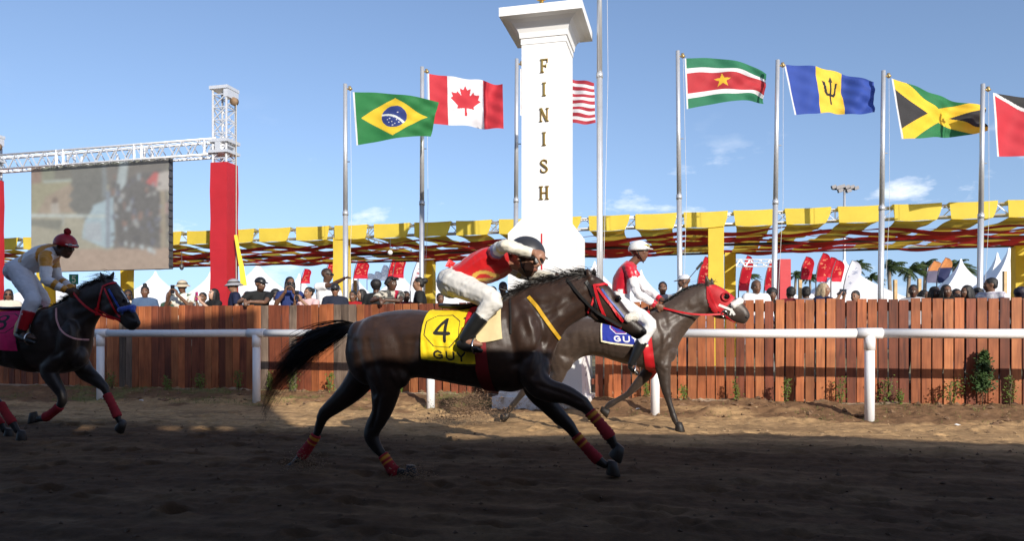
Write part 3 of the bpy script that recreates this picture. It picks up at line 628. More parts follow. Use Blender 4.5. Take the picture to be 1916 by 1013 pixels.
def brazil(u, v, c):
    c[:] = S(0, 122, 52); a = 1.45
    c[np.abs(u-.5)/.42+np.abs(v-.5)/.42 < 1] = S(240, 200, 20)
    disc = ((u-.5)*a)**2+(v-.5)**2 < .235**2; c[disc] = S(25, 55, 135)
    rr = ((u-.36)*a)**2+(v-.98)**2; c[disc & (rr > .50**2) & (rr < .545**2)] = S(230, 235, 230)
    for x, y in ((.45,.55),(.48,.62),(.54,.58),(.52,.66),(.57,.63),(.44,.63),(.5,.52),(.55,.54),(.49,.69),(.55,.42),(.42,.57)): c[((u-x)*a)**2+(v-y)**2 < .00018] = S(235, 235, 240)
    hem(u, c)
LEAF = [(.5,.02),(.56,.15),(.66,.10),(.62,.32),(.73,.20),(.76,.27),(.90,.25),(.86,.38),(.93,.42),(.72,.62),(.75,.70),(.53,.66),(.535,.9),(.465,.9),(.47,.66),(.25,.70),(.28,.62),(.07,.42),(.14,.38),(.10,.25),(.24,.27),(.27,.20),(.38,.32),(.34,.10),(.44,.15)]
def canada(u, v, c):
    c[:] = S(235, 235, 238); c[(u < .26) | (u > .73)] = S(205, 22, 45)
    c[inpoly(u, v, [(.495+(x-.5)*.46, .14+y*.72) for x, y in LEAF])] = S(205, 22, 45); hem(u, c)
def usa(u, v, c):
    s = (v*13).astype(int) % 2 == 0; c[:] = S(232, 232, 235); c[s] = S(178, 25, 50); cn = (u < .4) & (v < 7/13); c[cn] = S(30, 40, 95)
    for j in range(9):
        for i in range(11):
            if (i+j) % 2 == 0: c[((u-.4*(i+1)/12)*1.6)**2+(v-7/13*(j+1)/10)**2 < .00016] = S(235,235,235)
    hem(u, c)
def suriname(u, v, c):
    c[:] = S(0, 118, 78); c[(v > .2) & (v < .8)] = S(240, 240, 240); c[(v > .3) & (v < .7)] = S(190, 25, 40)
    st = [(.44+(.145 if k % 2 == 0 else .058)*math.sin(k*math.pi/5)*.68, .5-(.145*1.2 if k % 2 == 0 else .058*1.2)*math.cos(k*math.pi/5)) for k in range(10)]
    c[inpoly(u, v, st)] = S(242, 196, 30); hem(u, c)
def barbados(u, v, c):
    c[:] = S(15, 65, 165); c[(u > .335) & (u < .665)] = S(250, 205, 50); a = 1.6; k = S(18, 16, 20)
    m = seg(u, v, [(.5,.28),(.5,.78)], .026, a) | seg(u, v, [(.415,.33),(.43,.52),(.45,.585),(.55,.585),(.57,.52),(.585,.33)], .026, a)
    m |= inpoly(u, v, [(.5,.19),(.527,.31),(.473,.31)]) | inpoly(u, v, [(.39,.27),(.437,.31),(.42,.37)]) | inpoly(u, v, [(.61,.27),(.563,.31),(.58,.37)]); c[m] = k; hem(u, c)
def jamaica(u, v, c):
    c[:] = S(0, 120, 62); d1 = np.abs(v-u); d2 = np.abs(v-(1-u)); c[((u < v) & (u < 1-v)) | ((u > v) & (u > 1-v))] = S(25, 22, 28)
    c[(d1 < .15) | (d2 < .15)] = S(252, 205, 30); hem(u, c)
def trinidad(u, v, c):
    c[:] = S(206, 24, 48); d = v-.62*(u-.24); c[np.abs(d) < .17] = S(240, 240, 240); c[np.abs(d) < .115] = S(20, 18, 24); hem(u, c, .03)
YB, YC_, YU, YS, YBB, YJ, YT = 14.5, 15.2, 13.8, 13.2, 13.0, 13.0, 12.6
pole(646, 157, 647, YB, .045, 'leftmost flagpole, carrying the green flag with the yellow diamond'); pole(790, 125, 789, YC_, .045, 'flagpole carrying the red and white maple leaf flag')
pole(967, 110, 964, YU, .042, 'flagpole half hidden behind the left side of the white tower'); pole(1121, -330, 1123, 11.35, .052, 'tall thick flagpole just right of the white tower, top out of sight')
pole(1268, 95, 1274, YS, .045, 'flagpole carrying the green, white and red star flag'); pole(1455, 112, 1446, YBB, .046, 'flagpole carrying the blue and yellow trident flag')
pole(1653, 132, 1646, YJ, .047, 'flagpole carrying the yellow, green and black saltire flag'); pole(1839, 157, 1831, YT, .047, 'rightmost flagpole, carrying the red flag with black diagonal')
flag('green flag with yellow diamond and starry blue disc', YB, (660,172), (822,196), (667,272), (806,258), brazil, amp=.09, ph=.4, waves=1.0, sag=.07, dy=-.12)
flag('red and white flag with red maple leaf', YC_, (800,137), (940,144), (802,231), (942,232), canada, amp=.10, ph=2.0, waves=1.15, sag=-.02, dy=.35)
flag('red and white striped flag partly hidden by the white tower', YU, (973,128), (1116,139), (973,216), (1118,221), usa, amp=.08, ph=1.0, waves=1.6, dy=.45)
flag('green, white and red striped flag with a yellow star', YS, (1281,109), (1440,136), (1285,204), (1438,188), suriname, amp=.09, ph=.2, waves=1.1, sag=.13, dy=.1)
flag('blue and yellow flag with a black trident', YBB, (1467,120), (1648,142), (1487,215), (1645,205), barbados, amp=.09, ph=1.7, waves=1.5, sag=.06, dy=.3)
flag('yellow saltire flag with black and green triangles', YJ, (1668,146), (1860,186), (1687,260), (1862,238), jamaica, amp=.10, ph=2.6, waves=1.3, sag=-.05, dy=.35)
flag('red flag with white-edged black diagonal, cut by the picture edge', YT, (1858,173), (2030,200), (1866,293), (2025,290), trinidad, amp=.09, ph=.8, waves=1.2, sag=.03, dy=.2)

# ================================================================== BACKGROUND: TENTS, FEATHER BANNERS, PALMS, LIGHT MAST
m_tent = M('tent_pvc', (.80, .81, .83), .5, transl=.12, var=(1, .03)); m_tim = M('pale_timber', (.50, .34, .17), .7, var=(8, .2)); m_mesh = M('green_netting', (.05, .085, .06), .9)
def tent(px, py_apex, Y, w, label, wall=2.1, walls=True, rot=0.0):
    a = P(px, py_apex, Y); b = Vector((a.x, a.y, GB)); t = T('pagoda_tent', label, 'tent', b, 'white tents behind the crowd')
    cr, sr = math.cos(rot-TA), math.sin(rot-TA); h = w/2
    q = lambda x, y, z: Vector((b.x+x*cr-y*sr, b.y+x*sr+y*cr, GB+z))
    Hh = a.z-GB; rr = []
    for k in range(9):
        s = k/8; rad = h*(1-s)**1.55+.02; rr.append([q(x*rad*1.04, y*rad*1.04, wall+(Hh-wall)*(s if s < 1 else 1)) for x, y in ((-1,-1),(0,-1.0),(1,-1),(1.0,0),(1,1),(0,1.0),(-1,1),(-1.0,0))])
    mk('peaked_roof', Geo().rings(rr), m_tent, t)
    for x, y in ((-1,-1),(1,-1),(1,1),(-1,1)): mk('leg', Geo().bar(q(x*h, y*h, -.1), q(x*h, y*h, wall), .035), m_tim if Y < 36 else m_alu, t)
    g = Geo()
    for (x0, y0), (x1, y1) in (((-1,-1),(1,-1)),((1,-1),(1,1)),((1,1),(-1,1)),((-1,1),(-1,-1))):
        g.add([q(x0*h*1.05, y0*h*1.05, wall+.02), q(x1*h*1.05, y1*h*1.05, wall+.02), q(x1*h*1.05, y1*h*1.05, wall-.25), q(x0*h*1.05, y0*h*1.05, wall-.25)], [(0,1,2,3)])
    mk('valance', g, m_tent, t)
    if walls:
        def wl(s, z, y0=h*.98): return q((-1+2*s)*h, y0+.04*math.sin(s*26), wall-.2-(wall-.15)*z)
        mk('back_wall', grid(24, 4, wl), m_tent, t, True)
        mk('side_wall', grid(24, 4, lambda s, z: q(h*.98+.04*math.sin(s*26), (-1+2*s)*h, wall-.2-(wall-.15)*z)), m_tent, t, True)
tent(483, 490, 32, 2.8, 'white peaked tent above the man in the black cap'); tent(291, 508, 36, 2.9, 'white peaked tent below the bottom edge of the video screen')
tent(394, 508, 42, 3.4, 'white peaked tent behind the red wrapped leg'); tent(664, 513, 34, 1.9, 'small white tent with timber leg right of the yellow column'); tent(747, 503, 38, 3.0, 'white tent behind the man in the camouflage shirt')
tent(836, 503, 33, 2.6, 'white tent between the crouching rider and the shaded column'); tent(1113, 489, 30, 2.6, 'white tent just right of the tower and tall pole'); tent(1580, 485, 31, 3.6, 'wide white tent behind the red feather banners')
tent(1798, 485, 30, 2.3, 'white peaked tent between the palms and the right poles'); tent(1866, 473, 34, 2.6, 'white tent peak half hidden behind a nearer peak at right'); tent(1888, 464, 27, 2.4, 'tall white tent beside the yellow column at the right edge'); tent(560, 512, 44, 3.2, 'distant white tent above the woman in the blue top')
tent(1200, 505, 40, 3.5, 'low white tent behind the rider in the white cap'); tent(1455, 520, 38, 3.0, 'low white tent behind the bald man in the white shirt'); tent(90, 505, 36, 3.0, 'white tent behind the rider in the red cap')
def feather(px, py_top, py_bot, Y, col, dark, label, w=.42, lean=.5, stripes=None):
    a, b = P(px, py_top, Y), P(px, py_bot, Y); t = T('feather_banner', label, 'banner', (b.x, b.y, GB), 'feather banners behind the crowd'); h = a.z-b.z
    def ctr(s): return b+Vector((lean*s*s*h*.5, 0, h*s))
    def pos(u, v):
        s = 1-v; c = ctr(s); wd = w*(1 if s < .62 else max(.06, math.sqrt(max(0, 1-((s-.62)/.38)**2))))
        return c+Vector((u*wd-.04, .10*math.sin(u*2.5+v*4), .0))
    def fn(u, v, c):
        c[:] = S(*col); n = vnoise(np.stack([u.ravel()*5, v.ravel()*16, u.ravel()*0+px], 1), 1, 4, 2).reshape(u.shape)
        c[(n > .34) & (u > .2) & (u < .8) & (v > .2) & (v < .85)] = S(*dark); c[(v > .82)] = S(*[min(255, q+25) for q in col])
        if stripes: c[v > stripes[0]] = S(*stripes[1])
    mk('banner_cloth', grid(14, 40, pos), m_flag, t, True, raster(14, 40, fn), 'CORNER')
    mk('banner_pole', Geo().tube([Vector((b.x-.05, b.y, GB-.1))]+[ctr(s)+Vector((-.05,0,0)) for s in (0,.3,.6,.85,1)], [.03,.025,.02,.015,.012,.008], 7), m_dk, t, True)
RD, GD = (186, 24, 40), (222, 130, 96)
for px, y0, y1, Y, lb in ((565, 503, 531, 34, 'short red feather banner left of the yellow column'), (611, 489, 520, 33, 'red feather banner just behind the yellow column'), (664, 482, 522, 30, 'red feather banner nearest the leftmost flagpole'), (672, 490, 522, 32, 'red feather banner overlapping another right of the leftmost flagpole'),
                          (728, 484, 520, 30, 'red feather banner above the man in the camouflage shirt'), (737, 480, 521, 28, 'taller red feather banner above the camouflage shirt'), (1384, 478, 545, 30, 'red feather banner right of the yellow column near the horse head'), (1432, 480, 545, 30, 'red feather banner behind the trident flag pole'),
                          (1500, 480, 524, 29, 'red feather banner alone left of the wide tent'), (1529, 473, 528, 28, 'tallest red feather banner before the wide tent'), (1548, 481, 520, 30, 'dark red feather banner behind the tallest one'), (1557, 486, 528, 29, 'narrow red feather banner beside the light mast'), (1307, 480, 540, 27, 'red feather banner left of the yellow column behind the whip')):
    feather(px, y0, y1, Y, RD, GD, lb)
feather(770, 486, 545, 29, (226, 226, 230), (190, 120, 125), 'white feather banner left of the shaded column', .62); feather(1580, 487, 555, 27, (222, 222, 228), (170, 175, 195), 'white feather banner before the wide tent', .5)
for px, y0, y1 in ((688, 512, 524), (700, 508, 526), (712, 496, 526), (722, 512, 526)): feather(px, y0, y1, 52, (120, 130, 150), (160, 165, 175), {688: 'small grey feather banner, leftmost of four', 700: 'second small grey feather banner of four', 712: 'tallest of the four small grey feather banners', 722: 'rightmost of the four small grey feather banners'}[px], .5)
feather(1735, 488, 530, 32, (205, 135, 80), (215, 145, 90), 'orange topped feather banner between the palms', .55, .7, (.45, (110, 105, 125))); feather(1755, 482, 530, 31, (205, 135, 80), (215, 145, 90), 'orange and navy feather banner right of its twin', .45, .7, (.4, (50, 55, 90)))
# red legged truss frame in the distance
t = T('truss_arch', 'distant white truss frame with a red wrapped leg', 'truss', P(1466, HY, 28).xy.to_3d()+Vector((0,0,GB)))
a = P(1466, 486, 28); mk('red_leg', Geo().box(Vector((a.x, a.y, (a.z+GB)/2)), (.21,0,0), (0,.2,0), (0,0,(a.z-GB)/2)), m_rw, t)
g = Geo()
for py in (486, 492, 499): g.bar(P(1376, py, 28.6), P(1460, py, 28), .025)
for k in range(9): g.bar(P(1376+k*9.3, 486 if k % 2 else 499, 28.4), P(1385+k*9.3, 499 if k % 2 else 486, 28.4), .015)
mk('beam', g, m_tr, t)
# light mast
t = T('light_mast', 'tall floodlight mast with a row of dark lamps against the sky', 'light mast', P(1580, HY, 45).xy.to_3d()+Vector((0,0,GB)))
b = P(1580, 350, 45); mk('mast', Geo().tube([Vector((b.x, b.y, GB)), b], [.13, .07], 10), m_pole, t, True)
mk('cross_arm', Geo().bar(P(1558, 354, 45), P(1603, 354, 45), .05), m_dk, t)
for px, py in ((1560,350),(1568,351),(1576,349),(1585,350),(1594,350),(1602,352),(1572,357),(1588,357)):
    c = P(px, py, 44.9); mk('floodlight', Geo().box(c, (.13,0,.04), (0,.1,0), (-.03,0,.10)), m_dk, t)
# palms
m_trunk = M('palm_trunk', (.20, .16, .12), .9, var=(6, .2)); m_frond = M('palm_frond', (.055, .085, .022), .6, transl=.25, var=(2, .3))
def palm(px, py, Y, r, label, seed):
    r *= .82
    rn = random.Random(seed); top = P(px, py, Y); b = Vector((top.x+rn.uniform(-.6,.6), top.y, GB)); t = T('palm_tree', label, 'palm tree', b, 'palms beyond the tents')
    mk('trunk', Geo().tube([b, b.lerp(top, .5)+Vector((rn.uniform(-.2,.2),0,0)), top], [.2,.15,.12], 8), m_trunk, t, True); g = Geo()
    for k in range(26):
        az = rn.uniform(0, 2*math.pi); el = rn.uniform(-.2, 1.25); L = r*rn.uniform(.8, 1.15); pts = []
        d = Vector((math.cos(az)*math.cos(el)+.35, math.sin(az)*math.cos(el), math.sin(el))).normalized()
        for j in range(9):
            s = j/8; pts.append(top+d*L*s+Vector((.25*r*s*s, 0, -.55*L*s*s)))
        for j in range(8):
            p, q2 = pts[j], pts[j+1]; ax = (q2-p).normalized(); sd = ax.cross(Vector((0,0,1))).normalized(); ll = L*.30*math.sin(math.pi*(.12+.85*j/8))
            for sg in (-1, 1):
                for f in (0, .25, .5, .75):
                    m = p.lerp(q2, f); tip = m+sd*sg*ll*.75+ax*ll*.45+Vector((0,0,-ll*rn.uniform(.25,.7))); g.add([m, m+ax*.05*r, tip], [(0,1,2)])
            g.bar(p, q2, .02*r/1.6)
    mk('crown', g, m_frond, t)
for i, (px, py, Y, r, lb) in enumerate(((1663, 500, 52, 1.5, 'palm just right of the saltire flag pole'), (1702, 506, 55, 1.6, 'second palm right of the saltire flag pole'), (1732, 496, 56, 1.5, 'palm behind the orange feather banners'), (1786, 500, 54, 1.6, 'palm left of the peaked tent at right'), (1602, 498, 70, 1.6, 'small palm showing over the wide white tent'), (1489, 516, 75, 1.5, 'small distant palm left of the lone red banner'),
                                        (1515, 520, 80, 1.4, 'smallest distant palm behind the red banners'), (1630, 520, 75, 1.5, 'low distant palm right of the wide tent'), (1400, 518, 78, 1.4, 'faint distant palm behind the bald man'))): palm(px, py, Y, r, lb, 40+i)
# timber posts, green netting, low wall of stalls
for px, py, lb in ((1675, 524, 'pale timber post right of the saltire flag pole'), (1497, 524, 'pale timber post below the lone red banner'), (1720, 522, 'pale timber post by the white stall wall'), (1880, 508, 'pale timber post under the right tents'), (665, 525, 'pale timber post under the small tent')):
    a = P(px, py, 22); o = mk('timber_post', Geo().box(Vector((a.x, a.y, (a.z+GB)/2)), (.045,0,0), (0,.045,0), (0,0,(a.z-GB)/2)), m_tim); tag(o, lb, 'post', 'pale timber posts')
def netpos(s, t): p = UV(-45+s*95, 40+.2*math.sin(s*90), GB+1.0*(1-t)); return p
o = mk('netting_fence', grid(120, 2, netpos), m_mesh); tag(o, 'low dark green netting fence far behind the crowd', 'fence')
o = mk('distant_trees', Geo(), None) if False else None
g = Geo(); rn = random.Random(3)
for k in range(2600):
    u = rn.uniform(-120, 130); z = GB+abs(rn.gauss(0, 1.1))+.3*math.sin(u*.3); c = UV(u, 92+rn.uniform(0, 6), z); s = rn.uniform(.25, .6)
    d1 = Vector((rn.uniform(-1,1), rn.uniform(-1,1), rn.uniform(-1,1))).normalized()*s; d2 = d1.orthogonal().normalized()*s*.7; g.add([c-d1, c+d2, c+d1, c-d2], [(0,1,2,3)])
o = mk('distant_trees', g, M('far_foliage', (.05, .08, .035), .9, var=(.4, .4))); tag(o, 'low dark line of far trees along the horizon', kind='stuff')
# number board
a = P(138, 523, 20); o = mk('number_board', grid(40, 40, lambda u, v: a+Vector(((u-.5)*.26, 0, (.5-v)*.28))), M('board_print', attr=True, rough=.5), None, False,
    raster(40, 40, lambda u, v, c: (c.__setitem__(slice(None), S(40, 150, 135)), c.__setitem__(glyph(u, v, '5', .3, .2, .4, .6, .06, 1), S(225, 240, 235)))), 'CORNER')
tag(o, 'small teal board with a white 5 behind the red-capped rider', 'sign')
b2 = mk('board_post', Geo().box((a.x, a.y+.04, (a.z+GB)/2), (.03,0,0), (0,.03,0), (0,0,(a.z-GB)/2)), m_tim, o)
# ================================================================== HORSES
def sects(pl, rows, per=5):
    """rows (top px, py, bottom px, py, half width) -> interpolated (top, bottom, hw)"""
    a = []
    for r in rows:
        t, b = pl(r[0], r[1]), pl(r[2], r[3]); a.append([*t, *b, r[4]])
    return crom(a, per)
def sect_rings(pl, S_, n=20, ex=2.15, grow=0.0):
    rr = []
    for s in S_:
        t, b, hw = Vector(s[:3]), Vector(s[3:6]), s[6]; c = (t+b)/2; a = (t-b)/2; ring = []
        for k in range(n):
            q = 2*math.pi*k/n; co, si = math.cos(q), math.sin(q)
            x = math.copysign(abs(co)**(2/ex), co); y = math.copysign(abs(si)**(2/ex), si)
            ring.append(c+a*y*(1+grow)+pl.n*hw*x*(1+grow))
        rr.append(ring)
    return rr
def limb_rings(pl, rows, per=4, n=14):
    """rows (px, py, lat, in-plane radius, lateral radius)"""
    a = crom([[*pl(r[0], r[1], r[2]), r[3], r[4] if len(r) > 4 else r[3]] for r in rows], per); rr = []
    for i in range(len(a)):
        p = Vector(a[i][:3]); t = (Vector(a[min(i+1, len(a)-1)][:3])-Vector(a[max(i-1, 0)][:3])).normalized()
        x = t.cross(pl.n).normalized(); y = x.cross(t).normalized()
        rr.append([p+x*math.cos(q)*a[i][3]+y*math.sin(q)*a[i][4] for q in (2*math.pi*k/n for k in range(n))])
    return rr, a
class Skin:
    def __init__(s, v, f): s.t = BVHTree.FromPolygons([tuple(q) for q in v], f)
    def cam(s, px, py, off=.006):
        o = Vector((0, 0, CAMH)); d = Vector(((px-CX)/F, 1, (HY-py)/F)).normalized(); h = s.t.ray_cast(o, d)
        return (h[0]+h[1]*off, h[1]) if h[0] is not None else None
    def near(s, p, off=.006):
        h = s.t.find_nearest(p); return h[0]+h[1]*off, h[1]
def surf_path(skin, pl, pts, per=5, off=.006, far=False):
    out_p, out_n = [], []
    for q in crom([(p[0], p[1]) for p in pts], per):
        if not far: h = skin.cam(q[0], q[1], off)
        else:
            r = skin.t.ray_cast(pl(q[0], q[1], 1.2), -pl.n); h = (r[0]+r[1]*off, r[1]) if r[0] is not None else None
        if h is None: h = skin.near(pl(q[0], q[1], .05 if far else -.05), off)
        out_p.append(h[0]); out_n.append(h[1])
    return out_p, out_n
m_hair = M('horse_hair', (.010, .008, .007), .42, spec=.4); m_hoof = M('hoof', (.016, .012, .009), .55, var=(8, .2)); m_eye = M('dark_eye', (.008, .006, .005), .08)
m_lea = M('black_leather', (.015, .014, .014), .38, var=(8, .2)); m_steel = M('bit_steel', (.6, .6, .6), .25, 1.0)
def hair_strand(g, pts, w, sidev):
    n = len(pts)
    for i in range(n-1):
        a, b = pts[i], pts[i+1]; wa, wb = w*(1-i/(n-1))**.6, w*(1-(i+1)/(n-1))**.6
        g.add([a-sidev*wa, a+sidev*wa, b+sidev*wb, b-sidev*wb], [(0,1,2,3)])
GROOVES = [((1098,583),(1060,610),(1032,652),.013,7),((985,548),(1005,592),(1018,640),.011,8),((1018,640),(1012,672),(1000,705),.010,7),((946,575),(952,622),(968,680),.010,9),((962,684),(992,664),(1014,642),.008,6),((970,706),(985,722),(1000,735),.008,6),((772,640),(768,670),(756,700),.013,10),((720,598),(745,640),(752,690),.009,10),((664,640),(675,690),(700,738),.013,7),((688,640),(700,690),(714,735),.009,7),((734,690),(745,708),(752,724),.008,7),
    ((795,640),(800,668),(800,696),.0035,4),((812,640),(817,672),(817,704),.0035,4),((829,640),(834,676),(834,708),.004,4),((846,642),(852,680),(850,712),.004,4),((863,645),(869,682),(868,716),.003,4),((1110,560),(1116,590),(1140,601),.008,4),((970,553),(1010,572),(1062,556),.009,9),((1000,604),(1050,578),(1096,552),.007,7),((960,560),(975,590),(985,620),.007,8),((708,745),(704,770),(697,800),.008,4),((1008,722),(1050,736),(1086,752),.006,4),((1140,573),(1152,586),(1166,598),-.006,4),((800,702),(850,714),(905,724),-.004,3),((985,590),(1000,640),(995,690),-.006,7),((700,600),(715,640),(720,690),-.006,9),((1045,590),(1020,615),(1000,650),-.004,5)]
def horse(sp):
    pl = sp['pl']; base = pl(*sp['base']); base.z = 0
    t = T('horse', sp['label'], 'horse', base, 'galloping race horses')
    g = Geo(); TS = sects(pl, sp['torso']); g.rings(sect_rings(pl, TS, 24)); HS = sects(pl, sp['head'], 4); g.rings(sect_rings(pl, HS, 18, 2.4))
    for (px, py, lat, rx, rz, ry, tilt) in sp['lumps']:
        c = pl(px, py, lat); ct, st = math.cos(R(tilt)), math.sin(R(tilt)); z = Vector((0,0,1))
        g.ell(c, (pl.d*ct+z*st)*rx, pl.n*ry, (z*ct-pl.d*st)*rz)
    legs = []
    for rows in sp['legs']:
        rr, a = limb_rings(pl, rows['p']); g.rings(rr); legs.append((rows, a))
    for (bx, by, tx, ty, lat, wd) in sp['ears']:
        b, tp = pl(bx, by, lat), pl(tx, ty, lat*1.25); ax = tp-b; mid = b+ax*.4; sd = ax.cross(pl.n).normalized()
        g.rings([[c+sd*math.cos(q)*w1+pl.n*math.sin(q)*w1*.7 for q in (k*math.pi/4 for k in range(8))] for c, w1 in ((b-ax*.2, wd*.8), (b+ax*.15, wd), (mid, wd*1.05), (b+ax*.75, wd*.6), (tp, wd*.15))])
    v, f, nn = remesh(g, .0125, 4)
    v += nn*(.006*vnoise(v, (6, 6, 8), 12, 2)+.003*vnoise(v, (5, 5, 16), 77, 2)+.0012*vnoise(v, (40, 40, 14), 79, 2))[:, None]
    ax_, bx_, ay_, by_ = sp.get('gmap', (0, 1, 0, 1))            # lines of the muscles, drawn on the near horse and fitted to the others
    qx = CX+F*v[:, 0]/v[:, 1]; qy = HY-F*(v[:, 2]-CAMH)/v[:, 1]; dsp = np.zeros(len(v)); cw = abs(bx_)
    for p1, p2, p3, dep, wd in GROOVES:
        pts_ = crom([(ax_+bx_*(p[0]-655), ay_+by_*(p[1]-580)) if 'gmap' in sp else p for p in (p1, p2, p3)], 5); best = np.full(len(v), 1e9)
        for (x1, y1), (x2, y2) in zip(pts_[:-1], pts_[1:]):
            L2 = (x2-x1)**2+(y2-y1)**2+1e-9; tt = np.clip(((qx-x1)*(x2-x1)+(qy-y1)*(y2-y1))/L2, 0, 1); best = np.minimum(best, (qx-x1-tt*(x2-x1))**2+(qy-y1-tt*(y2-y1))**2)
        dsp -= sp.get('carve', 1.5)*dep*np.exp(-best/(wd*cw)**2)
    v += nn*(dsp*np.abs(nn@np.array(pl.n)))[:, None]
    skin = Skin(v, f)
    # coat: points darker, muzzle and legs darker
    low = np.clip((v[:, 2]-.25)/.55, 0, 1)[:, None]; c1, c2 = np.array(sp['coat']), np.array(sp['dark'])
    col = c2*(1-low)+c1*low
    mz = np.array(pl(*sp['muzzle'])); k = np.exp(-(np.linalg.norm(v-mz, axis=1)/.14)**2)[:, None]; col = col*(1-k*.75)+c2*k*.75
    col *= (1+.22*vnoise(v, 4.5, 15, 3)+.10*vnoise(v, 24, 16, 2))[:, None]
    for (px, py, rad, cc) in sp.get('marks', []):
        q = skin.cam(px, py); q = np.array(q[0] if q else pl(px, py)); k = (np.linalg.norm(v-q, axis=1) < rad)[:, None]; col = np.where(k, np.array(cc), col)
    body = mk('body', (v, f), M('coat_'+sp['id'], attr=True, rough=.41, spec=.38, sheen=.08, var=(38, .20), bump=(240, .35, .004), stretch=(.5,.5,1)), t, True, col)
    for ei, (px, py) in enumerate(sp['eyes']):
        h = skin.cam(px, py, -.006)
        if h: mk('eye', Geo().sph(h[0], .020), m_eye, t, True); 
        r = skin.t.ray_cast(pl(px, py, 1.0), -pl.n)
        if r[0] is not None: mk('eye', Geo().sph(r[0]+pl.n*-.006*-1, .020), m_eye, t, True)
    h = skin.cam(*sp['nostril'], .0)
    if h: mk('nostril', Geo().ell(h[0], pl.d*.020, pl.n*.008, (0,0,.013)), M('nostril', (.012,.008,.008), .6), t, True)
    for rows, a in legs:
        hp, hd = rows['hoof'], rows['dir']; c = pl(hp[0], hp[1], hp[2]); d = (pl.d*math.cos(R(hd))+Vector((0,0,math.sin(R(hd))))).normalized(); up = d.cross(pl.n).normalized()
        if up.z < 0: up = -up
        n = 14; rr = []
        for (dz, rx, ry, sh) in ((.065, .036, .036, -.012), (.02, .047, .044, .0), (-.035, .058, .052, .012), (-.045, .054, .05, .012)):
            rr.append([c+up*dz+d*(sh+rx*math.cos(q))+pl.n*ry*math.sin(q) for q in (2*math.pi*k/n for k in range(n))])
        ho = mk('hoof', Geo().rings(rr), m_hoof, t, True)
        if 'wrap' in rows:
            i0, i1 = rows['wrap']; i0 = int(i0*4); i1 = int(i1*4); rr, cc = [], []; nseg = (i1-i0)*2+1; n = 16
            for s in range(nseg):
                x = i0+s*.5; i = int(x); fr = x-i; q0 = a[i]*(1-fr)+a[min(i+1, len(a)-1)]*fr; p = Vector(q0[:3]); tt = (Vector(a[min(i+1, len(a)-1)][:3])-Vector(a[max(i-1,0)][:3])).normalized()
                xx = tt.cross(pl.n).normalized(); yy = xx.cross(tt); puff = .009+.004*math.sin(s*2.6)-(0.006 if s in (0, nseg-1) else 0)
                rr.append([p+xx*math.cos(w_)*(q0[3]+puff)+yy*math.sin(w_)*(q0[4]+puff) for w_ in (2*math.pi*k/n for k in range(n))])
                band = sp['bands'] and s in (2, 3, 6) ; cc += [S(190, 130, 35) if band else S(140, 22, 32)]*n
            mk('leg_wrap', Geo().rings(rr), M('wrap_cloth', attr=True, rough=.85, var=(20, .15), bump=(60, .3, .004)), t, True, np.array(cc))
    # mane and tail
    rn = random.Random(sp['seed']); g = Geo()
    cr = crom(sp['mane'], 10)
    for k in range(sp.get('mane_n', 520)):
        q = cr[min(len(cr)-1, int(rn.random()*len(cr)))]; lat = rn.gauss(0, .018); p = pl(q[0]+rn.uniform(-3,3), q[1]+rn.uniform(0,5), lat); L = sp['mane_len']*rn.uniform(.3, 1.0)*(q[2] if len(q) > 2 else 1)
        wild = rn.random() < .12; d = (pl.d*-rn.uniform(.7, 1.1)+Vector((0,0,rn.uniform(-.45,.15)+(.6 if wild else 0)))+pl.n*rn.gauss(-.22,.28)).normalized(); pts = []
        bend = Vector((0,0,-rn.uniform(.2,1.1)))-pl.d*rn.uniform(0,.5)
        for j in range(6): s = j/5; pts.append(p+d*L*s+bend*L*s*s*.5+pl.n*.012*math.sin(s*5+k))
        hair_strand(g, pts, rn.uniform(.002, .0045), (Vector((0,0,1))*.8+pl.d*.4+pl.n*rn.uniform(-.6,.6)).normalized())
    for k in range(sp.get('forelock', 60)):
        q = sp['poll']; p = pl(q[0]+rn.uniform(-8,8), q[1]+rn.uniform(-2,4), rn.gauss(0,.02)); L = .17*rn.uniform(.5,1.2); d = (pl.d*rn.uniform(-1,.5)+Vector((0,0,rn.uniform(.1,.8)))+pl.n*rn.gauss(0,.3)).normalized()
        pts = [p+d*L*s+pl.d*-.12*s*s+Vector((0,0,-.10*s*s)) for s in (0,.25,.5,.75,1)]; hair_strand(g, pts, .003, Vector((0,0,1)))
    if g.v: mk('mane', g, m_hair, t)['kind'] = 'stuff'
    if 'tail' in sp:
        g = Geo(); core = crom([[*pl(px, py, 0), r] for px, py, r in sp['tail']], 5); nC = len(core)
        g.tube([Vector(c[:3]) for c in core[:10]], [.034*(1-i/14) for i in range(10)], 10)
        for k in range(1500):
            s0 = rn.random()**1.6*.45; L = rn.uniform(.62, 1.12); a0, a1 = rn.gauss(0, 1), rn.gauss(0, .6); pts = []
            sag = rn.random()**2*.16
            for j in range(10):
                s = min(1.0, s0+L*(1-s0)*j/9); c = core[min(nC-1, int(s*(nC-1)))]; fr = s*(nC-1)-int(s*(nC-1)); c2_ = core[min(nC-1, int(s*(nC-1))+1)]; c = c*(1-fr)+c2_*fr; wdt = c[3]*(.4+.6*(j/9))
                pts.append(Vector(c[:3])+Vector((0,0,1))*(a0*wdt-sag*(j/9)**2)+pl.n*a1*wdt+pl.d*.01*math.sin(j+k))
            hair_strand(g, pts, rn.uniform(.003, .0055), (Vector((0,0,1))*.7+pl.d*.5+pl.n*rn.uniform(-.5,.5)).normalized())
        mk('tail', g, m_hair, t)['kind'] = 'stuff'
    # bridle and other straps on the skin
    br = None
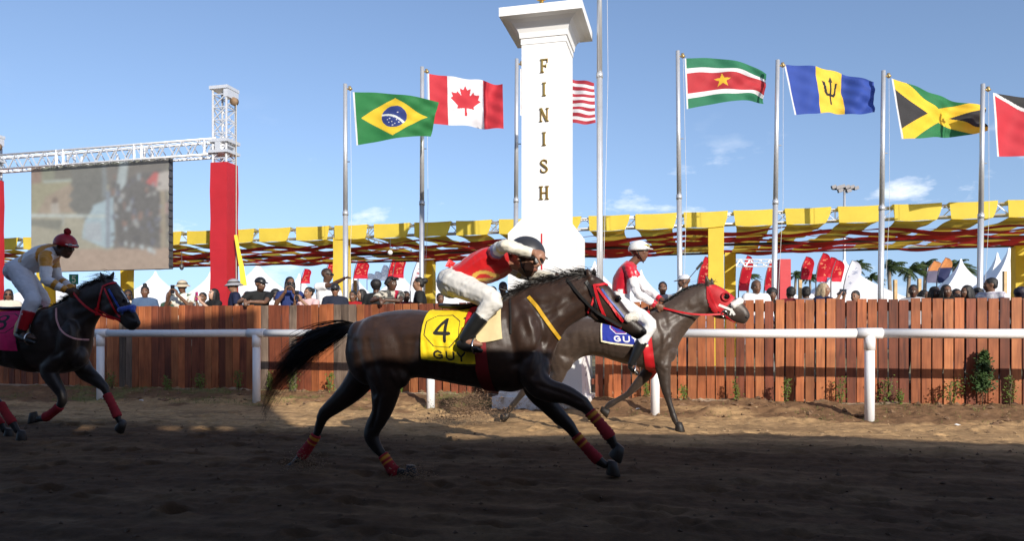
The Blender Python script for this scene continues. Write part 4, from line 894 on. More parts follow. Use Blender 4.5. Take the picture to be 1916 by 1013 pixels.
    for nm, col_, wd, pts in sp['straps']:
        p, n_ = surf_path(skin, pl, pts)
        mk(nm, strip(p, n_, wd, .005), M('strap_'+col_, {'red': S(190,16,30), 'blue': S(40,70,150), 'yellow': S(205,160,40), 'black': (.015,.014,.014), 'white': (.72,.71,.68), 'navy': S(30,60,170), 'pink': S(200,150,150)}[col_], .5, var=(20, .1)), t)
        if nm in ('cheek_strap', 'noseband', 'neck_strap'):
            p, n_ = surf_path(skin, pl, pts, far=True); mk(nm, strip(p, n_, wd, .005), MATS['strap_'+col_], t)
    if 'fleece' in sp:
        ax, bx, rad, colr = sp['fleece']; p, n_ = surf_path(skin, pl, [ax, bx], 12, off=.01); g = Geo()
        for i, (q, m) in enumerate(zip(p, n_)): g.sph(q, rad*(1 if 0 < i < len(p)-1 else .7), 10, 6)
        v2, f2, n2 = remesh(g, .008, 2); v2 += n2*(.006*vnoise(v2, 90, 3, 2))[:, None]
        mk('fleece_noseband', (v2, f2), M('fleece_'+sp['id'], colr, .95, var=(60, .25), bump=(150, .8, .01), sheen=.4), t, True)
    return t, skin, TS, pl, body
def drape(t, skin, TS, pl, name, s0, s1, th0, th1, nu, nv, mat, fn=None, off=.014, edge=.012, skew=0.0):
    """cloth laid on the trunk between sections s0..s1 (fraction) and angles th0..th1 (90 = spine, 180 = near side)"""
    n = len(TS)-1
    def pos(u, v):
        s = (s0+(s1-s0)*u)*n; i = min(n-1, int(s)); fr = s-i; q = TS[i]*(1-fr)+TS[i+1]*fr; tp, b, hw = Vector(q[:3]), Vector(q[3:6]), q[6]; c = (tp+b)/2; a = (tp-b)/2
        th = R(th0+(th1-th0)*v)+skew*(u-.5)*v; d = (a.normalized()*math.sin(th)*a.length+pl.n*math.cos(th)*hw); d.normalize()
        h = skin.t.ray_cast(c+d*(max(a.length, hw)*1.25+.06), -d); r = h[0] if h[0] is not None else c+d*.3
        return r+d*(off+edge*max(0, v-.6)*math.sin(u*9+1))
    if fn: return mk(name, grid(nu, nv, pos), mat, t, True, raster(nu, nv, fn), 'CORNER')
    return mk(name, grid(nu, nv, pos), mat, t, True)

HM = Plane(*P(860, HY, 5.78).xy, TA); HR_ = Plane(*P(1180, HY, 8.55).xy, TA); HL = Plane(*P(80, HY, 7.75).xy, TA)
main = horse(dict(id='dark_bay', label='dark bay horse in front, galloping past the tower with yellow number 4 cloth', pl=HM, base=(850, 622), seed=1, coat=(.033, .0165, .0105), dark=(.007, .0055, .005), muzzle=(1195, 622), bands=True,
    torso=[(655,628,652,676,.07),(668,606,664,704,.16),(694,592,690,722,.235),(732,582,734,722,.27),(778,580,778,708,.275),(825,584,828,714,.29),(872,582,880,724,.295),(915,574,925,730,.275),(945,560,968,733,.235),(974,541,1022,702,.175),(1002,528,1040,652,.125),(1036,519,1062,616,.10),(1072,514,1088,598,.085),(1098,516,1104,590,.078)],
    head=[(1094,520,1094,578,.06),(1112,516,1106,594,.078),(1130,526,1114,602,.088),(1150,546,1128,606,.090),(1170,573,1147,611,.066),(1187,594,1164,619,.052),(1200,607,1178,628,.050),(1210,618,1190,635,.042),(1211,625,1197,635,.02)],
    lumps=[(708,650,-.13,.22,.26,.125,0),(708,650,.13,.22,.26,.125,0),(740,690,-.14,.13,.17,.10,20),(978,640,-.125,.15,.26,.095,-14),(978,640,.125,.15,.26,.095,-14),(1006,690,-.07,.10,.13,.10,0),(1006,690,.07,.10,.13,.10,0),(1120,580,-.045,.078,.085,.045,-30),(1120,580,.045,.078,.085,.045,-30),(1157,557,-.07,.035,.022,.022,-40),(1157,557,.07,.035,.022,.022,-40),(1040,580,-.06,.22,.06,.05,52),(672,628,-.1,.10,.12,.08,0)],
    ears=[(1104,522,1098,500,-.045,.026),(1110,520,1112,499,.045,.026)], eyes=[(1157,560)], nostril=(1203,620), poll=(1108,514),
    legs=[dict(p=[(705,640,-.11,.17,.11),(716,690,-.13,.16,.12),(721,716,-.135,.145,.11),(719,746,-.13,.112,.085),(713,775,-.125,.084,.065),(695,810,-.12,.068,.05),(703,835,-.12,.050,.042),(716,852,-.12,.038,.034),(728,870,-.12,.037,.032),(739,884,-.12,.043,.037),(752,886,-.12,.036,.034),(763,887,-.12,.034,.034)], hoof=(770,887,-.12), dir=-4, wrap=(7,9.5)),
          dict(p=[(700,650,.10,.16,.11),(686,690,.12,.15,.12),(668,718,.12,.12,.10),(648,741,.12,.098,.08),(624,761,.12,.072,.06),(607,776,.12,.058,.046),(598,796,.12,.044,.038),(592,814,.12,.037,.032),(580,833,.12,.036,.032),(566,852,.12,.042,.036),(555,864,.12,.034,.032),(549,871,.12,.032,.03)], hoof=(545,877,.12), dir=-62, wrap=(7,9.4)),
          dict(p=[(985,665,-.12,.13,.09),(1000,710,-.13,.105,.085),(1024,730,-.13,.092,.075),(1058,739,-.12,.074,.062),(1091,757,-.12,.055,.048),(1103,771,-.12,.040,.036),(1121,792,-.12,.034,.03),(1139,815,-.12,.040,.035),(1147,830,-.12,.033,.03),(1151,840,-.12,.031,.03)], hoof=(1154,849,-.12), dir=-38, wrap=(5,7.4)),
          dict(p=[(985,680,.12,.12,.09),(1002,728,.13,.10,.08),(1020,750,.13,.085,.07),(1040,773,.13,.068,.058),(1064,797,.13,.053,.046),(1077,815,.13,.038,.034),(1096,837,.13,.034,.03),(1117,859,.13,.040,.035),(1129,869,.13,.033,.03),(1137,874,.13,.031,.03)], hoof=(1146,879,.13), dir=-10, wrap=(5,7.4))],
    mane=[(945,562,.9),(974,543,1),(1002,529,1.05),(1036,519,1.1),(1072,513,1.1),(1104,513,1)], mane_len=.17, mane_n=1700, forelock=90,
    tail=[(662,612,.022),(640,618,.055),(612,630,.068),(580,648,.080),(546,674,.090),(516,708,.082),(492,750,.05)],
    straps=[('cheek_strap','red',.022,[(1112,533),(1117,553),(1125,577),(1135,599)]),('noseband','red',.024,[(1135,599),(1148,608),(1163,614)]),('brow_band','red',.022,[(1112,535),(1124,534),(1141,530)]),('face_strap','red',.02,[(1118,539),(1132,558),(1148,580),(1166,602)]),('face_strap','blue',.016,[(1126,542),(1139,560),(1154,578),(1169,597)]),('throat_strap','red',.016,[(1112,556),(1106,574),(1101,586)]),('head_strap','black',.03,[(1096,527),(1106,541),(1112,556),(1117,578)]),('neck_strap','yellow',.030,[(989,556),(1003,572),(1018,594),(1034,617),(1048,636)]),('neck_strap','black',.014,[(955,560),(956,590),(956,625)])],
    fleece=((1172,598),(1200,584),.032,(.66,.62,.55))))
right = horse(dict(id='grey_brown', gmap=(1000, .70, 592, .68), carve=1.0, label='grey-brown horse in a red hood leading past the tower', pl=HR_, base=(1140, 622), seed=2, coat=(.056, .037, .027), dark=(.024, .018, .015), muzzle=(1394, 600), bands=False,
    torso=[(1000,622,998,650,.07),(1010,608,1008,672,.15),(1030,598,1028,692,.22),(1058,592,1058,692,.255),(1090,592,1090,668,.26),(1120,595,1122,668,.27),(1150,596,1156,678,.28),(1185,592,1192,687,.275),(1215,583,1226,692,.25),(1236,572,1258,672,.19),(1256,560,1274,638,.135),(1276,546,1292,612,.105),(1296,536,1310,592,.088),(1316,531,1324,586,.078)],
    head=[(1310,534,1316,578,.06),(1326,530,1326,586,.075),(1342,534,1336,594,.086),(1360,544,1348,597,.086),(1376,556,1364,600,.066),(1389,567,1377,604,.054),(1397,577,1386,606,.052),(1402,586,1393,606,.044),(1403,593,1397,604,.022)],
    lumps=[(1035,640,-.13,.20,.24,.12,0),(1035,640,.13,.20,.24,.12,0),(1052,672,-.14,.13,.16,.10,20),(1240,640,-.13,.12,.22,.09,-14),(1240,640,.13,.12,.22,.09,-14),(1252,660,-.06,.09,.12,.1,0),(1252,660,.06,.09,.12,.1,0),(1338,576,-.045,.075,.075,.045,-20),(1338,576,.045,.075,.075,.045,-20),(1361,557,-.068,.035,.022,.022,-20),(1361,557,.068,.035,.022,.022,-20)],
    ears=[(1325,534,1321,515,-.05,.028),(1332,533,1331,517,.04,.026)], eyes=[(1359,556)], nostril=(1397,594), poll=(1330,529),
    legs=[dict(p=[(1240,655,-.11,.12,.09),(1241,688,-.12,.092,.075),(1243,708,-.12,.072,.06),(1247,733,-.12,.052,.046),(1250,746,-.12,.038,.034),(1256,766,-.12,.033,.03),(1262,784,-.12,.040,.034),(1266,793,-.12,.033,.03),(1268,797,-.12,.032,.03)], hoof=(1271,801,-.12), dir=-6),
          dict(p=[(1228,660,.11,.11,.09),(1216,692,.12,.088,.072),(1203,708,.12,.068,.058),(1186,726,.12,.050,.045),(1175,738,.12,.040,.036),(1158,748,.12,.034,.03),(1144,756,.12,.040,.034),(1137,761,.12,.033,.03),(1134,766,.12,.03,.03)], hoof=(1133,771,.12), dir=-110),
          dict(p=[(1038,640,-.11,.16,.11),(1045,670,-.13,.14,.11),(1046,692,-.13,.11,.09),(1040,712,-.13,.08,.065),(1028,732,-.12,.06,.048),(1030,748,-.12,.042,.038),(1034,768,-.12,.034,.032),(1038,784,-.12,.040,.035),(1044,792,-.12,.034,.032),(1047,796,-.12,.032,.03)], hoof=(1051,799,-.12), dir=-5),
          dict(p=[(1030,650,.10,.15,.11),(1020,680,.12,.12,.10),(1004,702,.12,.088,.07),(988,722,.12,.062,.05),(976,738,.12,.044,.04),(965,752,.12,.035,.032),(955,765,.12,.040,.035),(949,772,.12,.033,.03),(946,776,.12,.03,.03)], hoof=(944,781,.12), dir=-70)],
    mane=[(1222,580,.7),(1238,570,.8),(1256,558,.8),(1276,545,.8),(1296,535,.7),(1316,530,.6)], mane_len=.11, mane_n=1000, forelock=15,
    tail=[(1003,612,.02),(985,618,.05),(960,632,.07),(935,655,.08),(915,690,.06)],
    straps=[('noseband','white',.030,[(1345,571),(1357,576),(1368,581),(1374,590)]),('cheek_strap','white',.020,[(1368,566),(1369,578),(1366,590)]),('chin_strap','red',.022,[(1356,590),(1366,598),(1376,603)]),('head_strap','red',.022,[(1326,542),(1333,560),(1343,578),(1352,588)])],
    fleece=((1371,572),(1388,561),.040,(.80,.78,.74))))
left = horse(dict(id='black_bay', gmap=(-172, .89, 582, .80), label='near-black horse at the left edge with blue fleece noseband and magenta cloth', pl=HL, base=(60, 622), seed=3, coat=(.022, .014, .011), dark=(.009, .008, .008), muzzle=(255, 604), bands=False,
    torso=[(-172,625,-176,668,.07),(-160,602,-162,695,.16),(-136,588,-138,712,.235),(-98,580,-98,712,.27),(-56,580,-56,698,.275),(-14,584,-12,684,.28),(26,584,30,690,.285),(66,582,76,697,.275),(98,575,118,700,.24),(122,563,152,686,.185),(140,551,168,640,.13),(158,538,176,612,.10),(176,528,186,594,.085),(194,523,196,584,.075)],
    head=[(188,526,188,572,.055),(204,521,194,584,.074),(219,532,202,592,.085),(230,548,212,597,.085),(240,563,222,602,.064),(249,577,230,608,.052),(256,590,236,614,.050),(262,601,242,618,.044),(263,608,250,619,.022)],
    lumps=[(-124,640,-.13,.21,.25,.125,0),(-124,640,.13,.21,.25,.125,0),(-95,680,-.14,.13,.16,.1,20),(126,640,-.14,.12,.23,.09,-14),(126,640,.14,.12,.23,.09,-14),(146,668,-.06,.10,.12,.1,0),(146,668,.06,.1,.12,.1,0),(207,574,-.045,.075,.08,.045,-40),(207,574,.045,.075,.08,.045,-40),(233,560,-.066,.033,.02,.02,-50)],
    ears=[(196,528,187,508,-.045,.028),(206,526,214,506,.045,.028)], eyes=[(233,561)], nostril=(255,603), poll=(203,520),
    legs=[dict(p=[(120,660,-.12,.12,.09),(92,690,-.13,.10,.08),(100,712,-.13,.075,.065),(117,742,-.12,.055,.05),(112,760,-.12,.042,.038),(99,772,-.12,.035,.032),(86,781,-.12,.041,.036),(76,784,-.12,.034,.03),(70,785,-.12,.032,.03)], hoof=(63,784,-.12), dir=-165, wrap=(4.2,6.4)),
          dict(p=[(140,660,.12,.12,.09),(158,694,.13,.095,.078),(176,709,.13,.076,.064),(194,724,.13,.056,.05),(200,738,.13,.040,.036),(210,758,.13,.035,.032),(219,778,.13,.041,.036),(223,788,.13,.034,.03),(224,793,.13,.032,.03)], hoof=(226,799,.13), dir=-45, wrap=(4.2,6.3)),
          dict(p=[(-118,640,-.11,.16,.11),(-95,690,-.13,.15,.12),(-72,722,-.13,.105,.085),(-40,740,-.13,.075,.06),(-14,748,-.12,.062,.05),(0,758,-.12,.046,.04),(10,772,-.12,.036,.033),(22,790,-.12,.041,.036),(30,803,-.12,.034,.032),(34,810,-.12,.032,.03)], hoof=(40,818,-.12), dir=-12, wrap=(5,7.3)),
          dict(p=[(-120,650,.10,.15,.11),(-100,690,.12,.14,.11),(-85,722,.12,.10,.08),(-55,742,.12,.07,.06),(-35,752,.12,.06,.05),(-22,762,.12,.042,.04),(-10,778,.12,.036,.033),(0,793,.12,.041,.036),(6,803,.12,.034,.032),(10,808,.12,.032,.03)], hoof=(16,814,.12), dir=-14, wrap=(5,7.3))],
    mane=[(104,573,.9),(122,562,.9),(140,550,1),(158,537,1),(176,527,1),(196,521,1)], mane_len=.13, mane_n=1000, forelock=60,
    tail=[(-168,612,.02),(-190,622,.05),(-215,640,.07),(-245,670,.08),(-262,710,.06)],
    straps=[('cheek_strap','red',.022,[(194,535),(189,552),(184,574),(180,590)]),('brow_band','red',.02,[(194,536),(205,532),(217,530)]),('noseband','red',.022,[(178,578),(196,586),(212,594),(226,600)]),('face_strap','red',.018,[(196,540),(206,562),(216,582),(226,594)]),('face_strap','blue',.02,[(204,542),(214,560),(224,577),(231,588)]),('neck_strap','pink',.018,[(106,578),(107,600),(118,622),(140,634),(166,636)]),('blaze','white',.014,[(226,545),(234,557),(240,567)])],
    fleece=((224,580),(252,576),.030,(.035,.085,.42))))
# red hood of the leading horse
t, skin, TS, pl, body = right
red_hood = M('hood_cloth', S(178, 16, 28), .6, var=(14, .15), bump=(40, .2, .003))
hp = [(1323,536),(1337,534),(1352,540),(1368,549),(1374,558),(1364,570),(1352,582),(1336,586),(1328,574),(1322,556)]
vv, ff = [], []; nu, nv = 26, 26
for j in range(nv+1):
    for i in range(nu+1):
        px, py = 1320+58*i/nu, 532+58*j/nv; h = skin.cam(px, py, .008); vv.append(h[0] if h else Vector((0,0,-99)))
for j in range(nv):
    for i in range(nu):
        q = (j*(nu+1)+i, (j+1)*(nu+1)+i, (j+1)*(nu+1)+i+1, j*(nu+1)+i+1); cx, cy = 1320+58*(i+.5)/nu, 532+58*(j+.5)/nv
        if inpoly(np.array([cx]), np.array([cy]), hp)[0] and (cx-1359)**2+(cy-556)**2 > 26 and all(vv[k].z > -9 for k in q): ff.append(q)
used = sorted({k for q in ff for k in q}); rm = {k: i for i, k in enumerate(used)}
mk('hood', ([vv[k] for k in used], [tuple(rm[k] for k in q) for q in ff]), red_hood, t, True)
h = skin.cam(1359, 556, .012)
g = Geo(); pts = [h[0]+pl.d*.045*math.cos(q)+Vector((0,0,1))*.045*math.sin(q)+h[1]*.004 for q in (2*math.pi*k/16 for k in range(17))]; g.tube(pts, .012, 8, False); mk('blinker_cup', g, red_hood, t, True)
mk('bit_ring', Geo().tube([skin.near(pl(1355+6*math.cos(q), 588+6*math.sin(q), -.08), .012)[0] for q in (2*math.pi*k/12 for k in range(13))], .006, 6, False), m_steel, t, True)

# ------------------------------------------------------------------ saddles, number cloths
m_cloth = M('number_cloth', attr=True, rough=.8, var=(7, .16), bump=(14, .5, .012)); m_redpad = M('red_pad', S(180, 14, 30), .7, var=(10, .1)); m_cream = M('cream_chamois', (.62, .50, .27), .85, var=(6, .12), bump=(30, .3, .004))
def cloth4(u, v, c):
    c[:] = S(236, 204, 22); w_ = (v-.30)/.70
    o = octagon(.07, .70, .10, .72); K = (.012, .011, .010); c[seg(u, w_, o, .009, .95)] = K; c[glyph(u, w_, '4', .24, .20, .28, .42, .028, .95)] = K
    for i, ch in enumerate('GUY'): c[glyph(u, w_, ch, .24+.21*i, .80, .155, .12, .017, .95)] = K
    c[inpoly(u, w_, [(.84+(x-.5)*.24, .34+y*.22) for x, y in LEAF])] = S(196, 20, 36); c[seg(u, w_, [(.78,.22),(.92,.20)], .022, .95)] = K
    c[(v > .975) | (u < .012)] = S(60, 52, 10)
def cloth8(u, v, c):
    c[:] = S(206, 22, 96); K = (.015, .012, .02); w_ = (v-.3)/.7; c[seg(u, w_, octagon(.52, .98, .10, .62), .010, 1.4)] = K; c[glyph(u, w_, '8', .66, .18, .18, .36, .028, 1.4)] = K
    for i, ch in enumerate('GUY'): c[glyph(u, w_, ch, .32+.16*i, .76, .12, .12, .018, 1.4)] = K
def clothb(u, v, c):
    c[:] = S(28, 48, 150); w_ = (v-.3)/.7; Wt = S(225, 225, 230); c[seg(u, w_, octagon(.22, .66, .04, .66), .012, 1.4)] = Wt; c[seg(u, w_, octagon(.25, .63, .08, .62), .008, 1.4)] = S(190, 30, 50)
    for i, ch in enumerate('GUY'): c[glyph(u, w_, ch, .30+.18*i, .74, .13, .14, .022, 1.4)] = Wt
    c[(w_ > .95) | (u < .035)] = S(235, 225, 190)
def saddle(hz, label, s0, s1, fn, front, girth_mat, th=205, skew=0.0, flap=True):
    t, skin, TS, pl, body = hz; n = len(TS)-1
    def at(s, th, off):
        x = s*n; i = min(n-1, int(x)); q = TS[i]*(1-(x-i))+TS[i+1]*(x-i); tp, b, hw = Vector(q[:3]), Vector(q[3:6]), q[6]; c = (tp+b)/2; a = (tp-b)/2
        d = (a*math.sin(R(th))+pl.n*math.cos(R(th))*hw).normalized(); h = skin.t.ray_cast(c+d, -d); return (h[0] if h[0] is not None else c+d*.3)+d*off
    sm = (s0+s1)/2; b0 = at(sm, 90, .0)
    sd = T('racing_saddle', label, 'saddle', b0, 'racing saddles with number cloths')
    drape(sd, skin, TS, pl, 'number_cloth', s0, s1, 78, th, 150, 130, m_cloth, fn, .016, .014, skew)
    drape(sd, skin, TS, pl, 'number_cloth', s0, s1, 77, 2, 20, 20, M('cloth_plain_'+fn.__name__, {'cloth4': S(236,204,22), 'cloth8': S(206,22,96), 'clothb': S(28,48,150)}[fn.__name__], .8), None, .016)
    if front: drape(sd, skin, TS, pl, 'chamois_pad', s1-.004, s1+front[0], 80, front[1], 16, 24, m_cream, None, .020, .01)
    if flap: drape(sd, skin, TS, pl, 'saddle_flap', sm+.05, s1+.02, 84, 150, 14, 18, m_redpad if girth_mat is not None else m_lea, None, .028)
    g = Geo(); rr = []
    for k in range(9):
        s = s0+.03+(s1-s0)*k/8*.9; q = at(s, 90, .035+.03*abs(k/8-.55)**1.2); w_ = .06+.05*(1-k/8); rr.append([q+pl.n*w_*math.cos(z)+Vector((0,0,1))*.022*math.sin(z) for z in (2*math.pi*j/12 for j in range(12))])
    mk('seat', Geo().rings(rr), m_lea, sd, True)
    gi = sm+.074
    drape(sd, skin, TS, pl, 'girth', gi, gi+.042, 150, 390, 6, 50, girth_mat or m_lea, None, .010, 0)
    return sd, at
M_gird = M('girth_red', S(120, 14, 24), .7)
sad4, at4 = saddle(main, 'yellow number 4 cloth and saddle on the dark bay horse', .36, .515, cloth4, (.10, 172), M_gird, 202)
sadb, atb = saddle(right, 'blue number cloth and saddle on the grey-brown horse', .405, .60, clothb, None, M('girth_bright', S(190, 16, 28), .6), 190)
sad8, at8 = saddle(left, 'magenta number 8 cloth and saddle on the near-black horse', .32, .545, cloth8, (.05, 168), m_lea, 196, flap=False)
# ================================================================== PEOPLE
ZV = Vector((0, 0, 1))
m_skin = M('skin', attr=True, rough=.48, spec=.4, ss=.08, var=(40, .06)); m_fab = M('clothing', attr=True, rough=.8, spec=.25, var=(25, .06), bump=(60, .15, .004)); m_silk = M('racing_silk', attr=True, rough=.42, spec=.5, sheen=.2, bump=(30, .15, .004))
m_lens = M('dark_lens', (.01, .01, .012), .08); m_shell = M('helmet_shell', attr=True, rough=.4, var=(30, .05)); m_hairp = M('person_hair', attr=True, rough=.6, bump=(120, .6, .006))
m_phone = M('phone_case', (.02, .02, .025), .25)
def ringset(pts, lat, w, dep, n=14, ex=2.3):
    rr = []
    for i, p in enumerate(pts):
        t = (pts[min(i+1, len(pts)-1)]-pts[max(i-1, 0)]).normalized(); l = (lat[i]-t*lat[i].dot(t)).normalized(); fwd = l.cross(t).normalized(); ring = []
        for k in range(n):
            q = 2*math.pi*k/n; co, si = math.cos(q), math.sin(q)
            ring.append(p+l*w[i]*math.copysign(abs(co)**(2/ex), co)+fwd*dep[i]*math.copysign(abs(si)**(2/ex), si))
        rr.append(ring)
    return rr
def torso_geo(g, J, grow=0.0, k=1.0, upto=1.0, w_=1.0, tuck=False):
    pe, ch, nb = J['pelvis'], J['chest'], J['neck']; lh = (J['hip1']-J['hip0']).normalized(); ls = (J['sh1']-J['sh0']).normalized()
    d0 = (ch-pe).normalized()
    P_ = [pe-d0*.09*k, pe-d0*.02*k, pe.lerp(ch, .40), pe.lerp(ch, .75), ch.lerp(nb, .25), ch.lerp(nb, .72), nb+(nb-ch).normalized()*.02*k]
    W_ = [.115, .158, .135, .155, .168, .150, .062]; D_ = [.085, .112, .098, .108, .112, .088, .062]
    if tuck: P_[0], P_[1], W_[0], W_[1], D_[0], D_[1] = pe.lerp(ch, .16), pe.lerp(ch, .22), .125, .132, .090, .096
    lat = [lh, lh, lh.lerp(ls, .3), lh.lerp(ls, .7), ls, ls, ls]
    a = crom([[*p, *l, ww*k*w_, dd*k*w_] for p, l, ww, dd in zip(P_, lat, W_, D_)], 3)
    g.rings(ringset([Vector(r[:3]) for r in a], [Vector(r[3:6]) for r in a], [r[6]+grow for r in a], [r[7]+grow for r in a]))
def arm_geo(g, J, s, grow=0.0, k=1.0, t1=1.0):
    sh, el, wr = J['sh%d' % s], J['el%d' % s], J['wr%d' % s]; wr = el.lerp(wr, t1)
    pts = crom([[*sh.lerp(J['neck'], .25), .050], [*sh, .060], [*sh.lerp(el, .5), .050], [*el, .043], [*el.lerp(wr, .4), .042], [*wr, .029]], 3)
    g.tube([Vector(p[:3]) for p in pts], [p[3]*k+grow for p in pts], 12)
def leg_geo(g, J, s, grow=0.0, k=1.0, t1=1.0):
    hp, kn, an = J['hip%d' % s], J['kn%d' % s], J['an%d' % s]; an = kn.lerp(an, t1)
    pts = crom([[*hp.lerp(J['pelvis'], .3), .10], [*hp, .098], [*hp.lerp(kn, .5), .082], [*kn, .060], [*kn.lerp(an, .35), .058], [*an, .040]], 3)
    g.tube([Vector(p[:3]) for p in pts], [p[3]*k+grow for p in pts], 12)
def hand_geo(g, wr, d, pn, k=1.0, curl=.5, thumb=1):
    """palm and five fingers; d = direction of the hand, pn = direction the palm faces"""
    d = d.normalized(); pn = (pn-d*pn.dot(d)).normalized(); ac = d.cross(pn).normalized()*thumb
    g.ell(wr+d*.045*k, d*.052*k, ac*.042*k, pn*.018*k, 12, 8); g.tube([wr-d*.03*k, wr+d*.03*k], [.026*k, .03*k], 10)
    for i, (o, L) in enumerate(((.031, .068), (.011, .078), (-.010, .072), (-.029, .056))):
        p = wr+d*.082*k+ac*o*k; pts = [p-d*.02*k]; ang = 0; q = d.copy()
        for j, f in enumerate((.45, .32, .23)):
            ang += curl*(.7+.25*j); q = d*math.cos(ang)+pn*math.sin(ang); pts.append(pts[-1]+q*L*f*k*1.15)
        g.tube(pts, [.0105*k, .0100*k, .0092*k, .0078*k], 8); g.sph(pts[-1], .0078*k, 8, 6)
    p = wr+d*.03*k+ac*.032*k; pts = [p, p+(ac*.7+d*.7)*.035*k, p+(ac*.55+d*.9+pn*.6*curl*2)*.058*k]; g.tube(pts, [.013*k, .0115*k, .009*k], 8); g.sph(pts[-1], .009*k, 8, 6)
def head_geo(g, c, f, u, k=1.0):
    r = f.cross(u).normalized(); q = lambda x, y, z: c+r*x*k+f*y*k+u*z*k; E = lambda x, y, z, a, b, d: g.ell(q(x, y, z), r*a*k, f*b*k, u*d*k)
    E(0, -.012, .032, .076, .097, .088); E(0, .020, -.030, .064, .074, .088); E(0, .040, -.088, .038, .040, .034); E(0, .060, -.030, .048, .036, .06); E(0, .085, .028, .052, .014, .014)
    g.rings([[q(x*w1, y, z+.0) if i < 2 else q(x*w1, y+.0, z-.0) for x, y0, z0 in ((-1,0,0),(0,1,0),(1,0,0))] for i, (w1, y, z) in enumerate(((.008,.082,.022),(.012,.098,-.006),(.017,.104,-.026),(.012,.086,-.040)))]) if False else None
    E(0, .092, -.004, .011, .014, .030); E(0, .104, -.022, .012, .014, .011); E(-.013, .096, -.026, .009, .010, .009); E(.013, .096, -.026, .009, .010, .009)
    E(0, .088, -.056, .024, .012, .007); E(0, .086, -.066, .021, .012, .008)
    E(-.078, -.012, -.005, .009, .018, .032); E(.078, -.012, -.005, .009, .018, .032); E(-.040, .066, -.012, .022, .02, .022); E(.040, .066, -.012, .022, .02, .022)
def body(name, label, J, o, kind='person', group=None, base=None):
    k = o.get('k', 1.0); f, u = J['f'].normalized(), J['u']; u = (u-f*u.dot(f)).normalized(); r = f.cross(u).normalized(); hk = o.get('hk', k)
    t = T('person', label, 'person', base, group); vox = o.get('vox', .012)
    g = Geo(); torso_geo(g, J, -.012, k); head_geo(g, J['head'], f, u, hk); nb = J['neck']
    g.tube([nb-(nb-J['chest']).normalized()*.05, nb, J['head']-u*.06*hk-f*.012], [.07*k, .055*k, .052*k], 12)
    for s in (0, 1):
        arm_geo(g, J, s, -.004, k); leg_geo(g, J, s, -.012, k)
        el, wr = J['el%d' % s], J['wr%d' % s]; hd = J.get('hd%d' % s) or (wr-el).normalized(); pn = J.get('pn%d' % s) or -ZV
        hand_geo(g, wr, hd, pn, k, o.get('curl', .55), 1 if s else -1)
        g.ell(J['an%d' % s].lerp(J['to%d' % s], .5), (J['to%d' % s]-J['an%d' % s])*.55, r*.04*k, ZV*.03*k)
    v, fc, nn = remesh(g, vox, 2)
    sk = np.array(o['skin']); col = np.tile(sk, (len(v), 1))*(1+.10*vnoise(v, 18, 5, 2))[:, None]
    rel = (v-np.array(J['head']))/hk; x, y, z = rel@np.array(r), rel@np.array(f), rel@np.array(u); on = (np.linalg.norm(rel, axis=1) < .2) & (y > .045)
    def paint(m, c, a=1.0): col[m & on] = col[m & on]*(1-a)+np.array(c)*a
    paint((np.abs(z+.061) < .012) & (np.abs(x) < .026), np.array([.30, .09, .07])*(.4+sk.mean()*2.0), .6)
    paint((np.abs(np.abs(x)-.031) < .016) & (np.abs(z-.008) < .007), (.55, .50, .46), .8); paint((np.abs(np.abs(x)-.031) < .0065) & (np.abs(z-.008) < .008), (.01, .008, .008), 1)
    paint((np.abs(np.abs(x)-.032) < .020) & (np.abs(z-.031) < .006), (.015, .01, .008), .9)
    if o.get('beard'):
        m = (np.linalg.norm(rel, axis=1) < .2) & (z < -.074) & (y > -.02) & (z > -.14); m |= (np.linalg.norm(rel, axis=1) < .2) & (np.abs(z+.045) < .006) & (np.abs(x) < .03) & (y > .05); m |= (np.linalg.norm(rel, axis=1) < .2) & (np.abs(np.abs(x)-.062) < .02) & (z < .0) & (z > -.1) & (y < .03) & (y > -.0); col[m] = col[m]*.25+np.array([.008,.007,.006])*.75
    if o.get('scalp'):
        m = (np.linalg.norm(rel, axis=1) < .2) & (z > .03-.9*y*.4) & (y < .072); col[m] = col[m]*.35+np.array(o['scalp'])*.65
    mk('body', (v, fc), m_skin, t, True, col)
    # shirt and sleeves
    sm = o.get('smat', m_fab); g = Geo(); torso_geo(g, J, o.get('sg', .014), k, w_=o.get('belly', 1.0)); g.tube([J['sh0'], J['neck'].lerp(J['chest'], .12), J['sh1']], [.066*k, .07*k, .066*k], 12)
    if not o.get('sleeves'):
        for s in (0, 1): arm_geo(g, J, s, .013, k, o.get('slt', .5)) if o.get('slt', .5) > 0 else None
        if o.get('slt', .5) <= .5 and o.get('slt', .5) > 0: pass
    if o.get('sleeves'):
        g = Geo(); torso_geo(g, J, o.get('sg', .014), k, w_=o.get('belly', 1.0), tuck=True); g.tube([J['sh0'], J['neck'].lerp(J['chest'], .12), J['sh1']], [.066*k, .07*k, .066*k], 12)
    if not o.get('sleeves') and o.get('short', True):
        g = Geo(); torso_geo(g, J, o.get('sg', .014), k, w_=o.get('belly', 1.0)); g.tube([J['sh0'], J['neck'].lerp(J['chest'], .12), J['sh1']], [.066*k, .07*k, .066*k], 12)
        for s in (0, 1):
            sh, el = J['sh%d' % s], J['el%d' % s]; e2 = sh.lerp(el, .62); g.tube([sh.lerp(J['neck'], .25), sh, sh.lerp(el, .35), e2], [.062*k, .074*k, .068*k, .066*k], 12)
    v, fc, nn = remesh(g, vox*1.1 if vox < .012 else .019, 3); v += nn*(o.get('fold', .007)*vnoise(v, (9, 9, 14), 31, 3)+.003*vnoise(v, 26, 33, 2))[:, None]
    sc_ = o['shirt']; col = sc_(v, J, t) if callable(sc_) else np.tile(np.array(sc_), (len(v), 1)); mk('shirt', (v, fc), sm, t, True, col)
